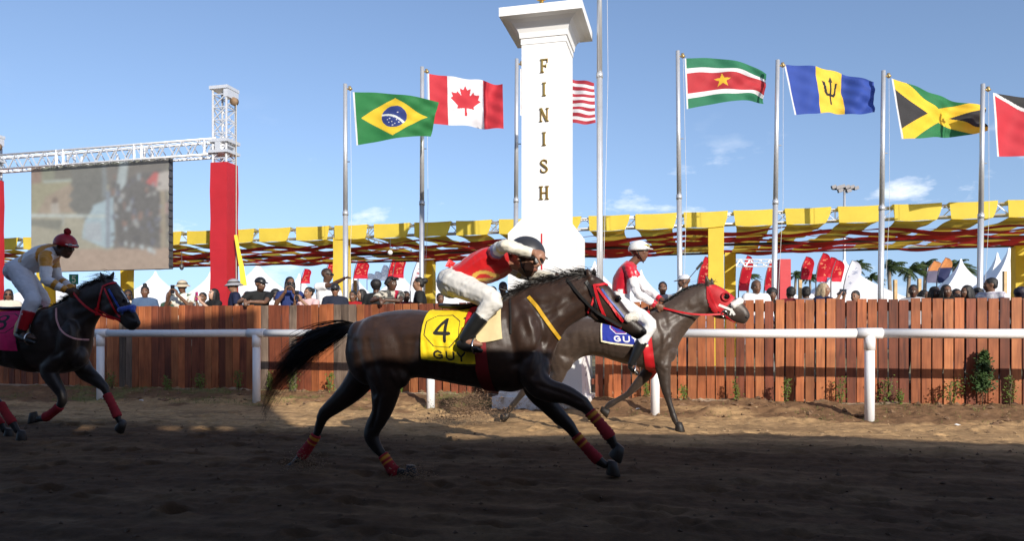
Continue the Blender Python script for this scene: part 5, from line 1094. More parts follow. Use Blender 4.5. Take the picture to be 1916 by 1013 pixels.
    if o.get('sleeves'):
        for s in (0, 1):
            g = Geo(); arm_geo(g, J, s, .014, k*o.get('ak', 1), .96); v, fc, nn = remesh(g, vox, 2); v += nn*(.013*vnoise(v, (16, 16, 24), 41+s, 3))[:, None]
            sh, el, wr = J['sh%d' % s], J['el%d' % s], J['wr%d' % s]; l1, l2 = (el-sh).length, (wr-el).length
            A = v-np.array(sh); ta = np.clip(A@np.array((el-sh)/l1/l1), 0, 1); da = np.linalg.norm(A-ta[:, None]*np.array(el-sh), axis=1); B = v-np.array(el); tb = np.clip(B@np.array((wr-el)/l2/l2), 0, 1); db = np.linalg.norm(B-tb[:, None]*np.array(wr-el), axis=1)
            tt = np.where(da < db, ta*.5, .5+tb*.5); col = np.zeros((len(v), 3)); last = -1
            for te, c in o['sleeves']: col[(tt > last) & (tt <= te)] = c; last = te
            mk('sleeve', (v, fc), sm, t, True, col)
    # trousers
    g = Geo(); pe, d0 = J['pelvis'], (J['chest']-J['pelvis']).normalized(); lh = (J['hip1']-J['hip0']).normalized()
    pts = [pe-d0*.10*k, pe-d0*.03*k, pe+d0*.07*k, pe+d0*.10*k]; g.rings(ringset(pts, [lh]*4, [.115*k, .166*k, .15*k, .14*k], [.09*k, .125*k, .112*k, .105*k]))
    if o.get('sleeves'):
        g.ell(pe-d0*.045*k, lh*.172*k, d0*.115*k, d0.cross(lh)*.135*k); g.rings(ringset([pe, pe+d0*.08*k, pe+d0*.13*k], [lh]*3, [.166*k, .155*k, .146*k], [.128*k, .12*k, .112*k]))
    for s in (0, 1): leg_geo(g, J, s, .017 if o.get('sleeves') else .010, k, o.get('legt', .95))
    v, fc, nn = remesh(g, vox*1.1, 2) if vox < .012 else remesh(g, .03, 1); v += nn*((.010 if vox < .012 else .005)*vnoise(v, (13, 13, 20), 51, 3)+.003*vnoise(v, 30, 53, 2))[:, None]; c = np.array(o.get('pants', (.03, .03, .05))); mk('trousers', (v, fc), m_fab, t, True, np.tile(c, (len(v), 1))*(1+.08*vnoise(v, 8, 9, 3))[:, None])
    # boots or shoes
    for s in (0, 1):
        kn, an, to = J['kn%d' % s], J['an%d' % s], J['to%d' % s]; bt = o.get('boot', .92); g = Geo(); fd = (to-an); dn = -ZV if not o.get('bootdown') else o['bootdown']
        a = kn.lerp(an, bt); rb = .058 if bt < .7 else .045; g.tube([a, a.lerp(an, .5), an], [(rb+.012)*k, (rb+.004)*k, .046*k], 14)
        side = fd.cross(ZV).normalized(); heel = an-fd*.28; pts = [heel, an.lerp(to, .1), an.lerp(to, .5), an.lerp(to, .85), to+fd*.02]; off = (.030, .028, .034, .040, .044)
        g.rings([[p-ZV*of+side*.042*w1*math.cos(q)+ZV*h1*math.sin(q) for q in (2*math.pi*j/12 for j in range(12))] for p, of, w1, h1 in zip(pts, off, (.7, .9, 1, .95, .5), (.03, .05, .038, .028, .014))])
        v, fc, nn = remesh(g, .009 if vox < .01 else .022, 1)
        cc = np.tile(np.array(o.get('boot_col', (.012, .012, .012))), (len(v), 1))
        if 'boot_top' in o:
            m = ((v-np.array(a))@np.array((an-a).normalized())) < o['boot_top'][0]; cc[m] = o['boot_top'][1]
        mk('boot' if bt < .7 else 'shoe', (v, fc), M('boot_leather', attr=True, rough=.3, spec=.5), t, True, cc)
    hf = (J['head'], f, u, r, hk)
    return t, hf
def dome(hf, a, b, d, cy=0.0, cz=.035, cut=100, nu=24, nv=10, tilt=0.0):
    c, f, u, r, k = hf; g = Geo(); rr = []
    f2, u2 = f*math.cos(tilt)+u*math.sin(tilt), u*math.cos(tilt)-f*math.sin(tilt); c0 = c+f*cy*k+u*cz*k
    for i in range(1, nv+1):
        th = R(cut)*i/nv; rr.append([c0+u2*d*k*math.cos(th)+(r*a*k*math.cos(q)+f2*b*k*math.sin(q))*math.sin(th) for q in (2*math.pi*j/nu for j in range(nu))])
    inner = [c0+(p-c0)*.93 for p in rr[-1]]
    g.rings(rr+[inner], False); n = len(g.v); g.v.append(tuple(c0+u2*d*k)); g.f += [(n, (j+1) % nu, j) for j in range(nu)]
    return g
def visor(hf, b=.10, L=.075, wd=.075, z=.045, drop=.02, y0=None):
    c, f, u, r, k = hf; g = Geo(); n = 10; top, bot = [], []
    for lay, lst in ((.004, top), (-.004, bot)):
        for i in range(n+1):
            q = math.pi*i/n; x = -wd*math.cos(q)
            lst.append(c+(r*x+f*(b*math.sqrt(max(0,1-(x/.10)**2)))*1.0+u*(z+lay))*k); lst.append(c+(r*x*1.0+f*(b*math.sqrt(max(0,1-(x/.10)**2))+L*math.sin(q))+u*(z-drop*math.sin(q)+lay))*k)
    m = len(top); g.v = [tuple(p) for p in top+bot]
    for i in range(n): g.f += [(2*i, 2*i+1, 2*i+3, 2*i+2), (m+2*i, m+2*i+2, m+2*i+3, m+2*i+1), (2*i+1, m+2*i+1, m+2*i+3, 2*i+3)]
    return g
def goggles(t, hf, frame, z=.012, y=.0, big=1.0, name='sunglasses', lensmat=None):
    c, f, u, r, k = hf; q = lambda x, yy, zz: c+(r*x+f*(yy+y)+u*zz)*k; g = Geo()
    for s in (-1, 1): g.ell(q(s*.031*big, .094, z), r*.026*big*k, f*.010*k, u*.019*big*k, 14, 8)
    o = mk(name, g, lensmat or m_lens, t, True); o['kind'] = 'stuff' if False else o.get('kind', '') or 'part'; del o['kind']
    fr = Geo().tube([q(-.079, -.01, z+.004), q(-.068, .06, z+.004), q(-.058, .088, z+.004), q(0, .100, z+.006), q(.058, .088, z+.004), q(.068, .06, z+.004), q(.079, -.01, z+.004)], .0055*big*k, 6); mk('frame', fr, M('frame_'+str(frame)[:12], frame, .4), o, True)
def solid(g, mat, name, t, col, vox=.012, noise=.004, sc=40, parent=None, smooth=2):
    v, f, nn = remesh(g, vox, smooth); v += nn*(noise*vnoise(v, sc, 71, 2))[:, None]; c = np.tile(np.array(col), (len(v), 1)) if not callable(col) else col(v); return mk(name, (v, f), mat, parent or t, True, c)

# ------------------------------------------------------------------ jockeys
def jockey(pl, q):
    J = {}
    for k, val in q.items():
        if k in ('f', 'u', 'hd0', 'hd1', 'pn0', 'pn1'): J[k] = val
        else: J[k] = pl(*val)
    return J
def fu(pl, pitch, yaw=0.0):
    d = (pl.d*math.cos(yaw)-pl.n*math.sin(yaw)); return d*math.cos(pitch)+ZV*math.sin(pitch), ZV*math.cos(pitch)-d*math.sin(pitch)
f1, u1 = fu(HM, R(-14), R(12))
J1 = jockey(HM, dict(pelvis=(850,527,0), chest=(909,497,0), neck=(950,488,0), head=(984,483,-.01), f=f1, u=u1, sh0=(927,473,-.16), sh1=(938,494,.16), el0=(946,460,-.34), wr0=(996,473,-.25), hd0=HM.d*.95+ZV*-.12, pn0=ZV*-.6+HM.n*.6, el1=(984,514,.22), wr1=(1042,518,.10),
    hip0=(852,530,-.10), hip1=(852,530,.10), kn0=(924,562,-.30), kn1=(924,562,.30), an0=(866,639,-.345), an1=(866,639,.345), to0=(902,646,-.355), to1=(902,646,.355)))
RED, WHT, GLD = np.array(S(196, 22, 26)), np.array((.70, .68, .62)), np.array(S(212, 170, 70))
def silk1(v, J, t):
    c = np.tile(RED, (len(v), 1)); q = np.array(HM(905, 522, -.15)); rel = v-q; a = rel@np.array(HM.d); b = rel[:, 2]; rad = np.hypot(a, b*1.6)
    m = (v@np.array(HM.n) < HM.c-.02) & (((rad < .10) & (rad > .062)) | ((np.abs(b+.005) < .012) & (np.abs(a) < .06)) | ((np.abs(a-.07) < .03) & (np.abs(b-.03) < .012))); c[m] = GLD
    return c
jk1, hf1 = body('person', 'rider crouching in red silk and white breeches with a dark helmet', J1, dict(skin=(.30,.15,.095), k=.95, hk=1.20, vox=.0085, belly=1.12, ak=.86, beard=True, shirt=silk1, smat=m_silk, sleeves=[(.10, RED), (.22, np.array(S(110,100,150))), (.34, WHT), (.42, np.array(S(225,205,120))), (.93, np.array((.66,.62,.52))), (2, WHT)], pants=(.66,.64,.60), legt=.50, boot=.40, curl=.85, seat=Vector((0,0,-.0)), fold=.010), base=HM(880, 622, 0).xy.to_3d()+ZV*at4(.5, 90, 0).z, group='riders')
g = dome(hf1, .108, .128, .112, -.004, .030, 104); h = mk('helmet', g, m_shell, jk1, True, np.tile(np.array((.035, .035, .038)), (len(g.v), 1))); mk('peak', visor(hf1, .118, .03, .085, .035, .01), M('peak_dark', (.03,.03,.03), .6), h)
goggles(jk1, hf1, (.78,.77,.75), .004, .006, 1.25, 'goggles', M('goggle_clear', (.42,.42,.42), .15))
g = Geo(); c, f, u, r, k = hf1; g.tube([c+(r*-.082+f*-.01+u*.0)*k, c+(r*-.074+f*.02+u*-.06)*k, c+(f*.05+u*-.128)*k, c+(r*.074+f*.02+u*-.06)*k, c+(r*.082+f*-.01)*k], .007, 6); mk('chin_strap', g, m_lea, jk1, True)
mk('back_tie', strip([HM(849,497,-.05), HM(842,490,-.06), HM(838,500,-.08)], [-HM.n]*3, .05, .006), M('silk_red', S(196,22,26), .5), jk1)
f2, u2 = fu(HR_, R(2), R(6))
J2 = jockey(HR_, dict(pelvis=(1158,566,0), chest=(1166,524,0), neck=(1181,495,0), head=(1196,472,0), f=f2, u=u2, sh0=(1176,504,-.16), sh1=(1180,504,.16), el0=(1193,549,-.22), wr0=(1228,572,-.13), hd0=HR_.d*.9+ZV*-.35, pn0=HR_.n, el1=(1208,543,.22), wr1=(1238,561,.10),
    hip0=(1164,573,-.10), hip1=(1164,573,.10), kn0=(1217,606,-.27), kn1=(1217,606,.27), an0=(1180,684,-.32), an1=(1180,684,.32), to0=(1196,694,-.33), to1=(1196,694,.33)))
CR, WH2 = np.array(S(190, 18, 42)), np.array((.76, .74, .76))
def silk2(v, J, t):
    c = np.tile(CR, (len(v), 1)); a = (v-np.array(HR_(1166, 524)))@np.array(HR_.d); z = v[:, 2]; zz = np.array(J['chest']).item(2) if False else J['chest'].z
    c[(a > .055) & (z < zz+.10)] = WH2; c[(np.abs(a+.02) < .03) & (z < zz-.12)] = WH2; return c
jk2, hf2 = body('person', 'upright rider in red and white silk with a white helmet', J2, dict(ak=.9, skin=(.15,.07,.042), k=.97, hk=.98, vox=.0095, shirt=silk2, smat=m_silk, sleeves=[(.20, CR), (.88, WH2), (2, CR)], pants=(.70,.69,.68), legt=.66, boot=.42, curl=.8, fold=.010), base=HR_(1190, 622, 0).xy.to_3d()+ZV*atb(.5, 90, 0).z, group='riders')
def hel2(v): return None
g = dome(hf2, .108, .128, .112, -.004, .030, 98); cols = np.tile(np.array((.74,.73,.70)), (len(g.v), 1)); h = mk('helmet', g, m_shell, jk2, True, cols); mk('peak', visor(hf2, .118, .05, .085, .035, .012), M('peak_white', (.72,.71,.68), .5), h)
goggles(jk2, hf2, (.70,.55,.08), .068, .022, 1.1, 'goggles', M('goggle_amber', (.35,.30,.12), .2))
g = Geo(); c, f, u, r, k = hf2; g.tube([c+(r*-.084+f*-.01+u*.02)*k, c+(r*-.076+f*.02+u*-.06)*k, c+(f*.045+u*-.130)*k, c+(r*.076+f*.02+u*-.06)*k, c+(r*.084+f*-.01+u*.02)*k], .007, 6); mk('chin_strap', g, m_lea, jk2, True)
f3, u3 = fu(HL, R(-12), R(8))
J3 = jockey(HL, dict(pelvis=(34,505,0), chest=(75,483,0), neck=(100,470,0), head=(122,462,0), f=f3, u=u3, sh0=(86,482,-.16), sh1=(98,484,.16), el0=(86,524,-.22), wr0=(126,545,-.12), hd0=HL.d*.9+ZV*-.15, pn0=HL.n, el1=(108,522,.2), wr1=(138,543,.10),
    hip0=(36,508,-.10), hip1=(36,508,.10), kn0=(62,560,-.27), kn1=(80,562,.27), an0=(38,625,-.34), an1=(44,625,.34), to0=(66,634,-.35), to1=(70,634,.35)))
WB, GD3 = np.array((.62, .62, .64)), np.array(S(190, 130, 30))
def silk3(v, J, t):
    c = np.tile(WB, (len(v), 1)); a = (v-np.array(HL(60, 480)))@np.array(HL.d); n_ = vnoise(v, 11, 4, 1)
    up = v[:, 2] > J['pelvis'].z+.06; c[up & (((a+.05) % .26) < .085)] = GD3; return c
jk3, hf3 = body('person', 'rider in white and gold silk with a red pompom cap', J3, dict(ak=.9, skin=(.07,.034,.02), k=.97, hk=.98, vox=.0095, shirt=silk3, smat=m_silk, sleeves=[(.24, GD3), (.66, WB), (.76, GD3), (.88, WB), (2, GD3)], pants=(.56,.57,.62), legt=.55, boot=.34, boot_top=(.20, S(150,16,28)), curl=.8, fold=.010), base=HL(40, 622, 0).xy.to_3d()+ZV*at8(.5, 90, 0).z, group='riders')
g = dome(hf3, .110, .130, .116, -.004, .028, 100); h = mk('helmet', g, m_shell, jk3, True, np.tile(np.array(S(150,14,26)), (len(g.v), 1))); mk('peak', visor(hf3, .120, .04, .085, .03, .012), M('peak_red', S(150,14,26), .6), h)
c, f, u, r, k = hf3; solid(Geo().sph(c+u*.165, .036), M('wool', attr=True, rough=.95, bump=(90, 1, .01)), 'pompom', jk3, S(130,10,22), .006, .008, 120, h)
goggles(jk3, hf3, (.72,.72,.72), .030, .030, 1.15, 'goggles', M('goggle_lens', (.2,.2,.21), .15))
# stirrups, reins, whips
for at_, sd, J, pl in ((at4, sad4, J1, HM), (atb, sadb, J2, HR_), (at8, sad8, J3, HL)):
    for s in (0, 1):
        an, to = J['an%d' % s], J['to%d' % s]; c = an.lerp(to, .62)-ZV*.03; side = (to-an).cross(ZV).normalized()
        st = mk('stirrup', Geo().tube([c+side*.058*math.cos(q)+ZV*(.058*math.sin(q)+.01) for q in (2*math.pi*k/14 for k in range(15))], .006, 6, False), m_steel, sd, True)
        top = pl(0, 0) if False else J['kn%d' % s].lerp(J['hip%d' % s], .45); n_ = pl.n if s else -pl.n; mk('leather', strip([c+ZV*.07, c.lerp(top, .5)-n_*.02, top-ZV*.14-n_*.03], [n_]*3, .02, .004), m_lea, st)
def rein(hz, bit, J, col, name='reins', lat=-.07, thick=.010):
    t, skin, TS, pl, bd = hz
    for s, lt in ((0, lat), (1, -lat)):
        a = pl(*bit, lt); b = J['wr%d' % s]+(J.get('hd%d' % s) or (J['wr%d' % s]-J['el%d' % s]).normalized()).normalized()*.07; pts = []
        for k in range(9):
            q = k/8; pts.append(a.lerp(b, q)+ZV*-.04*math.sin(q*math.pi)+(-pl.n if s == 0 else pl.n)*.05*math.sin(q*math.pi))
        for i in range(1, 8):
            h = skin.t.find_nearest(pts[i])
            if h[0] is not None and (pts[i]-h[0]).dot(h[1]) < .012: pts[i] = h[0]+h[1]*.014
        mk('rein', strip(pts, [(-pl.n if s == 0 else pl.n)]*9, .022, .004), col, t)
rr_ = MATS['strap_red']; rein(right, (1354, 588), J2, rr_); rein(left, (214, 598), J3, rr_, lat=-.075); rein(main, (1163, 612), dict(wr0=J1['wr1']-HM.n*.04, wr1=J1['wr1'], el0=J1['el1'], el1=J1['el1']), m_lea)
p0 = J2['wr1']+HR_.d*.03; wp = T('riding_whip', 'slim riding whip held up by the rider in the white helmet', 'whip', p0)
a, b = HR_(1240, 580, .02), HR_(1308, 499, .06); mk('shaft', Geo().tube([a, a.lerp(b, .5), b], [.009, .006, .004], 8), M('whip_black', (.02,.02,.02), .4), wp, True); mk('grip', Geo().tube([a.lerp(b, -.02), a.lerp(b, .26)], .012, 8), M('whip_blue', S(50,90,170), .5), wp, True)
mk('popper', strip([a.lerp(b, .93), a.lerp(b, 1.10)], [-HR_.n]*2, .03, .004), M('whip_black', (.02,.02,.02), .4), wp); mk('white_band', Geo().tube([a.lerp(b, .30), a.lerp(b, .52)], .0085, 8), M('whip_white', (.7,.7,.7), .5), wp, True)

# ------------------------------------------------------------------ the crowd behind the fence
DK, BR, MD, LT = (.085, .042, .026), (.155, .078, .047), (.27, .145, .09), (.44, .27, .19)
BLK = (.010, .009, .009)
def camo(v, J, t):
    n1 = vnoise(v, 14, 5, 2); c = np.tile(np.array((.05, .05, .05)), (len(v), 1)); c[n1 > .12] = (.45, .42, .36); c[n1 < -.2] = (.10, .10, .09); x = v[:, 0]-J['chest'].x; c[(x > .10) & (x < .16)] = S(150, 20, 50); return c
def floral(v, J, t):
    n1 = vnoise(v, 16, 6, 2); n2 = vnoise(v, 19, 16, 2); c = np.tile(np.array((.68, .66, .58)), (len(v), 1)); c[n1 > .28] = (.34, .20, .09); c[n2 > .34] = (.05, .10, .07); return c
def plaid(v, J, t):
    c = np.tile(np.array((.66, .65, .68)), (len(v), 1)); c[(v[:, 2]*14 % 1) < .22] = (.30, .28, .36); c[(v[:, 0]*14 % 1) < .18] = (.45, .42, .5); return c
def spectator(label, px, py, v, phi, skin, shirt, pose='down', hair=None, hat=None, shades=False, hcol=BLK, k=1.0, look=None, beard=False, phone=False, sleeve=False, lookdown=-4, wr=None, scalp=None):
    """head centre at photo pixel (px, py), v metres behind the rail; phi = facing (90 = towards the lens)"""
    Y = 10.42+v/math.cos(TA); r_ = (px-CX)/F; Y = (10.42+v/math.cos(TA))/(1+r_*math.tan(TA)); hd = P(px, py, Y); top = hd.z+.12*k; Hh = top-GB
    s = max(.72, min(1.12, Hh/1.72)); zb = top-1.72*s
    fb = Vector((math.cos(R(phi)), -math.sin(R(phi)), 0)); rb = fb.cross(ZV)
    lk = R(look if look is not None else phi); f = Vector((math.cos(lk), -math.sin(lk), 0)); pt = R(lookdown); u = ZV*math.cos(pt)-f*math.sin(pt); f = f*math.cos(pt)+ZV*math.sin(pt)
    b0 = Vector((hd.x, hd.y, 0)); lean = {'lean': .16, 'phone': .02, 'down': 0, 'point': .02}[pose]; q = lambda x, y, z: b0+rb*x*s+fb*y*s+ZV*(zb+z*s)
    sl = .0
    J = dict(head=hd, f=f, u=u, neck=q(0, -.02-lean*.1, 1.45), chest=q(0, -.03-lean*.5, 1.25), pelvis=q(0, -lean*1.1, .95), sh0=q(-.175, -.02-lean*.1, 1.40), sh1=q(.175, -.02-lean*.1, 1.40), hip0=q(-.09, -lean*1.1, .92), hip1=q(.09, -lean*1.1, .92), kn0=q(-.10, .02-lean*1.1, .50), kn1=q(.10, .02-lean, .50), an0=q(-.11, -.02-lean, .08), an1=q(.11, -.02-lean, .08), to0=q(-.13, .15-lean, .05), to1=q(.13, .15-lean, .05))
    if pose == 'lean':
        u0 = (b0-TO).dot(TD); sg = 1 if (J['sh0']-J['sh1']).dot(TD) > 0 else -1; ft = 1.675
        J.update(el0=UV(u0+sg*.27, FV+.10, ft), el1=UV(u0-sg*.25, FV+.10, ft), wr0=UV(u0+sg*.06, FV-.04, ft+.005), wr1=UV(u0-sg*.02, FV-.06, ft+.03), hd0=TD*-sg*.7-TN*.5-ZV*.5, hd1=TD*sg*.5-TN*.6-ZV*.6)
    elif pose == 'phone': J.update(el0=q(-.24, .16, 1.20), el1=q(.24, .16, 1.20), wr0=q(-.07, .34, 1.43), wr1=q(.07, .34, 1.43), hd0=ZV*.9+fb*.2+rb*.15, hd1=ZV*.9+fb*.2-rb*.15, pn0=rb, pn1=-rb)
    elif pose == 'point': J.update(el0=q(-.26, .02, 1.14), wr0=q(-.20, .20, 1.05), el1=J['sh1']+Vector((.26,-.05,.03))*s, wr1=J['sh1']+Vector((.48,-.12,.13))*s)
    else: J.update(el0=q(-.25, -.02, 1.12), el1=q(.25, -.02, 1.12), wr0=q(-.22, .18, .96), wr1=q(.22, .18, .96))
    o = dict(skin=skin, k=s, hk=s*k, vox=.0135, shirt=shirt, beard=beard, pants=(.03, .035, .06), curl=.5, short=not sleeve, slt=.95, scalp=scalp)
    t, hf = body('person', label, J, o, group='spectators behind the plank fence', base=Vector((hd.x, hd.y, GB)))
    c, f, u, r, kk = hf; E = lambda g, x, y, z, a, b, d: g.ell(c+(r*x+f*y+u*z)*kk, r*a*kk, f*b*kk, u*d*kk)
    if hair:
        g = Geo(); E(g, 0, -.022, .042, .082, .098, .088); E(g, 0, -.05, .0, .078, .06, .075)
        if hair == 'bun': E(g, 0, -.02, .145, .042, .045, .045)
        if hair == 'backbun': E(g, 0, -.125, .05, .05, .05, .05)
        if hair == 'long': g.tube([c+(f*-.05+u*.02)*kk, c+(f*-.075+u*-.10)*kk, c+(f*-.07+u*-.24)*kk], [.085*kk, .085*kk, .06*kk], 12); E(g, -.07, .0, -.06, .025, .05, .10); E(g, .07, .0, -.06, .025, .05, .10)
        if hair == 'dreads':
            for i in range(26): a = i*2.4; rr0 = .085; g.tube([c+(r*rr0*.8*math.cos(a)+f*(rr0*math.sin(a)*.9-.02)+u*.07)*kk, c+(r*rr0*1.15*math.cos(a)+f*(rr0*1.1*math.sin(a)-.03)+u*(.02+.03*math.sin(i)))*kk, c+(r*rr0*1.2*math.cos(a)+f*(rr0*1.05*math.sin(a)-.035)+u*(-.02))*kk] if math.sin(a) < .5 else [c+(r*rr0*.7*math.cos(a)+f*.06+u*.1)*kk, c+(r*rr0*.8*math.cos(a)+f*.095+u*.085)*kk, c+(r*rr0*.8*math.cos(a)+f*.1+u*.06)*kk], .016*kk, 7)
        if hair == 'afro': E(g, 0, -.03, .05, .11, .115, .10)
        solid(g, m_hairp, 'hair', t, hcol, .011, .005, 60)
    if hat:
        kind, hc = hat
        if kind == 'cap': g = dome(hf, .088, .108, .088, -.005, .045, 95); h = mk('cap', g, m_shell, t, True, np.tile(np.array(hc), (len(g.v), 1))); mk('visor', visor(hf, .10, .075, .075, .048, .022), M('visor_'+str(hc)[:10], hc, .7), h)
        if kind == 'bucket':
            g = dome(hf, .092, .112, .085, -.005, .050, 92); rr = []
            for rad, z in ((1.0, .05), (1.25, .03), (1.55, .005), (1.56, .0), (1.2, .022), (.98, .044)): rr.append([c+(r*.092*rad*math.cos(q2)+f*(.112*rad*math.sin(q2)-.005)+u*z)*kk for q2 in (2*math.pi*j/24 for j in range(24))])
            g.rings(rr, False); h = mk('hat', g, m_shell, t, True, np.tile(np.array(hc), (len(g.v), 1)))
            mk('hat_band', Geo().rings([[c+(r*.095*math.cos(q2)+f*(.115*math.sin(q2)-.005)+u*z)*kk for q2 in (2*math.pi*j/24 for j in range(24))] for z in (.052, .075)], False), M('hat_band', (.03,.025,.02), .7), h)
    if shades: goggles(t, hf, (.015,.015,.015), .010, .002, 1.0)
    if phone:
        pc = (J['wr0']+J['wr1'])/2+ZV*.10*s+fb*.03; ph = mk('phone', Geo().box(pc, rb*(.075 if phone == 2 else .037), fb*.005, ZV*(.037 if phone == 2 else .075)), m_phone if phone != 3 else M('pink_phone', S(190, 40, 110), .3)); tag(ph, 'phone held up by the '+label.split(',')[0], 'phone')
        mk('camera_bump', Geo().box(pc+fb*.006+rb*.018+ZV*.02, rb*.012, fb*.003, ZV*.014), m_lens, ph)
    return t
WSH, NVY, BKT = (.68, .68, .70), (.012, .016, .045), (.013, .014, .015)
spectator('woman in sunglasses at the far left behind the number 8 horse', 16, 552, 1.6, 60, BR, (.55,.50,.42), hair='long', shades=True)
spectator('smiling woman in sunglasses and a cream top above the blue noseband', 240, 553, 1.75, 70, DK, (.60,.52,.40), hair='long', shades=True)
spectator('woman with a top bun and denim shirt next to the smiling woman', 271, 547, 1.55, 70, BR, (.06,.10,.18), hair='bun')
spectator('man in a tan bucket hat and white floral shirt', 341, 537, 1.65, 92, BR, floral, 'phone', hat=('bucket', (.50,.42,.30)), shades=True, phone=1)
spectator('black haired person in black with a phone raised high', 399, 551, 1.6, 125, LT, BKT, 'phone', hair='long', phone=3, lookdown=10)
spectator('man in a grey brimmed hat and navy shirt turned away', 437, 535, 1.7, 150, MD, NVY, hat=('bucket', (.28,.28,.30)), look=160)
spectator('man in a black cap and black polo leaning on the fence', 487, 533, 1.42, 62, BR, BKT, 'lean', hat=('cap', (.014,.014,.016)), look=30, beard=True, k=1.06)
spectator('woman with long dark hair in a blue top filming', 543, 531, 1.65, 75, BR, (.020,.035,.13), 'phone', hair='long', shades=True, phone=2, look=55)
spectator('young woman in pink filming low beside the blue top', 577, 549, 1.55, 110, MD, (.62,.42,.42), 'phone', hair='backbun', look=120, phone=1)
spectator('bald man in white with dark glasses pointing right', 612, 515, 2.3, 50, DK, WSH, 'point', shades=True, scalp=BLK, look=10)
spectator('man in a black cap and sunglasses low before the yellow column', 627, 543, 1.55, 80, MD, (.014,.018,.035), hat=('cap', (.018,.018,.02)), shades=True)
spectator('dark haired head seen from behind by the small tent', 704, 537, 2.4, 270, DK, BKT, hair='afro')
spectator('man with short dreadlocks in a camouflage shirt leaning over the fence', 733, 531, 1.42, 65, DK, camo, 'lean', hair='dreads', look=40, k=1.05)
spectator('woman in black with a rear bun looking left', 783, 532, 1.75, 170, MD, BKT, hair='backbun', look=175)
spectator('dark haired person peeking over the fence behind the red rider', 824, 560, 1.5, 70, BR, BKT, hair='short')
spectator('person in red between the riders and the white tower', 922, 548, 1.6, 80, DK, S(150,24,24), hair='short'); spectator('person in black close to the left side of the white tower', 941, 540, 1.9, 95, DK, BKT, hair='short')
spectator('person in a white and navy cap behind the whip', 1280, 528, 1.7, 200, BR, (.10,.22,.22), hat=('cap', (.55,.57,.62)), look=205)
spectator('person with pulled back hair in grey behind the red and white rider', 1240, 540, 2.2, 100, BR, (.25,.25,.28), hair='short')
spectator('bald man in a white shirt right of the hooded horse', 1415, 538, 1.55, 92, BR, WSH, scalp=(.07,.04,.03), k=1.08, beard=False, sleeve=True)
spectator('person in dark red seen from behind', 1479, 549, 2.0, 265, DK, (.10,.010,.014), hair='short'); spectator('person in grey seen from behind next to the dark red shirt', 1508, 549, 2.1, 280, DK, (.20,.20,.23), hair='short')
spectator('woman with blond braids in navy filming with both arms up', 1542, 543, 1.5, 60, MD, NVY, 'phone', hair='long', hcol=(.34,.26,.16), phone=2, look=40)
spectator('dark person with a pale collar right of the saltire pole', 1709, 546, 1.8, 120, DK, (.40,.40,.42), hair='short'); spectator('dark haired woman left of the taller dark woman', 1750, 549, 1.9, 80, DK, BKT, hair='long')
spectator('taller dark woman in the middle of the three at right', 1771, 546, 1.7, 95, BR, BKT, hair='long'); spectator('woman with long dark hair looking left near the right pole', 1808, 547, 1.7, 140, BR, BKT, hair='long', look=170)
spectator('man in a white plaid shirt beside the rightmost flagpole', 1853, 534, 1.9, 150, BR, plaid, hair='short', sleeve=True, look=200); spectator('person in a dark hood cut off by the right edge', 1908, 552, 1.5, 270, DK, (.02,.016,.03), hair='afro', hcol=(.02,.016,.03))
spectator('person with dark hair between the red wrapped leg and black cap', 379, 558, 1.9, 90, BR, (.4,.4,.42), hair='short')

for i, (px, py, v_, lb, sh) in enumerate(((205, 552, 3.2, 'distant person in pale blue between the horse ears and the screen', (.35,.42,.55)), (318, 556, 2.6, 'person in dark green half hidden behind the bucket hat', (.04,.08,.05)), (462, 556, 2.8, 'person in grey between the grey hat and the black cap', (.3,.3,.32)), (516, 553, 3.0, 'person in white just left of the blue top', WSH), (660, 555, 2.8, 'person in red low beside the leftmost flagpole', S(150,24,30)), (676, 552, 3.4, 'distant person in black by the small tent', BKT),
        (760, 556, 2.4, 'person in maroon behind the camouflage shirt', (.14,.02,.03)), (1445, 552, 2.2, 'dark person behind the shoulder of the bald man', BKT), (1600, 556, 2.4, 'low dark person right of the braided woman', BKT), (1730, 555, 2.3, 'dark person with a low bun left of the three women', BKT), (1790, 553, 2.4, 'person in red behind the three women', S(120,20,26)), (1828, 553, 2.2, 'dark haired person right of the long haired woman', BKT))):
    spectator(lb, px, py, v_, 60+40*(i % 3), (DK, BR, MD)[i % 3], sh, hair=('short', 'long', 'short', 'afro')[i % 4])
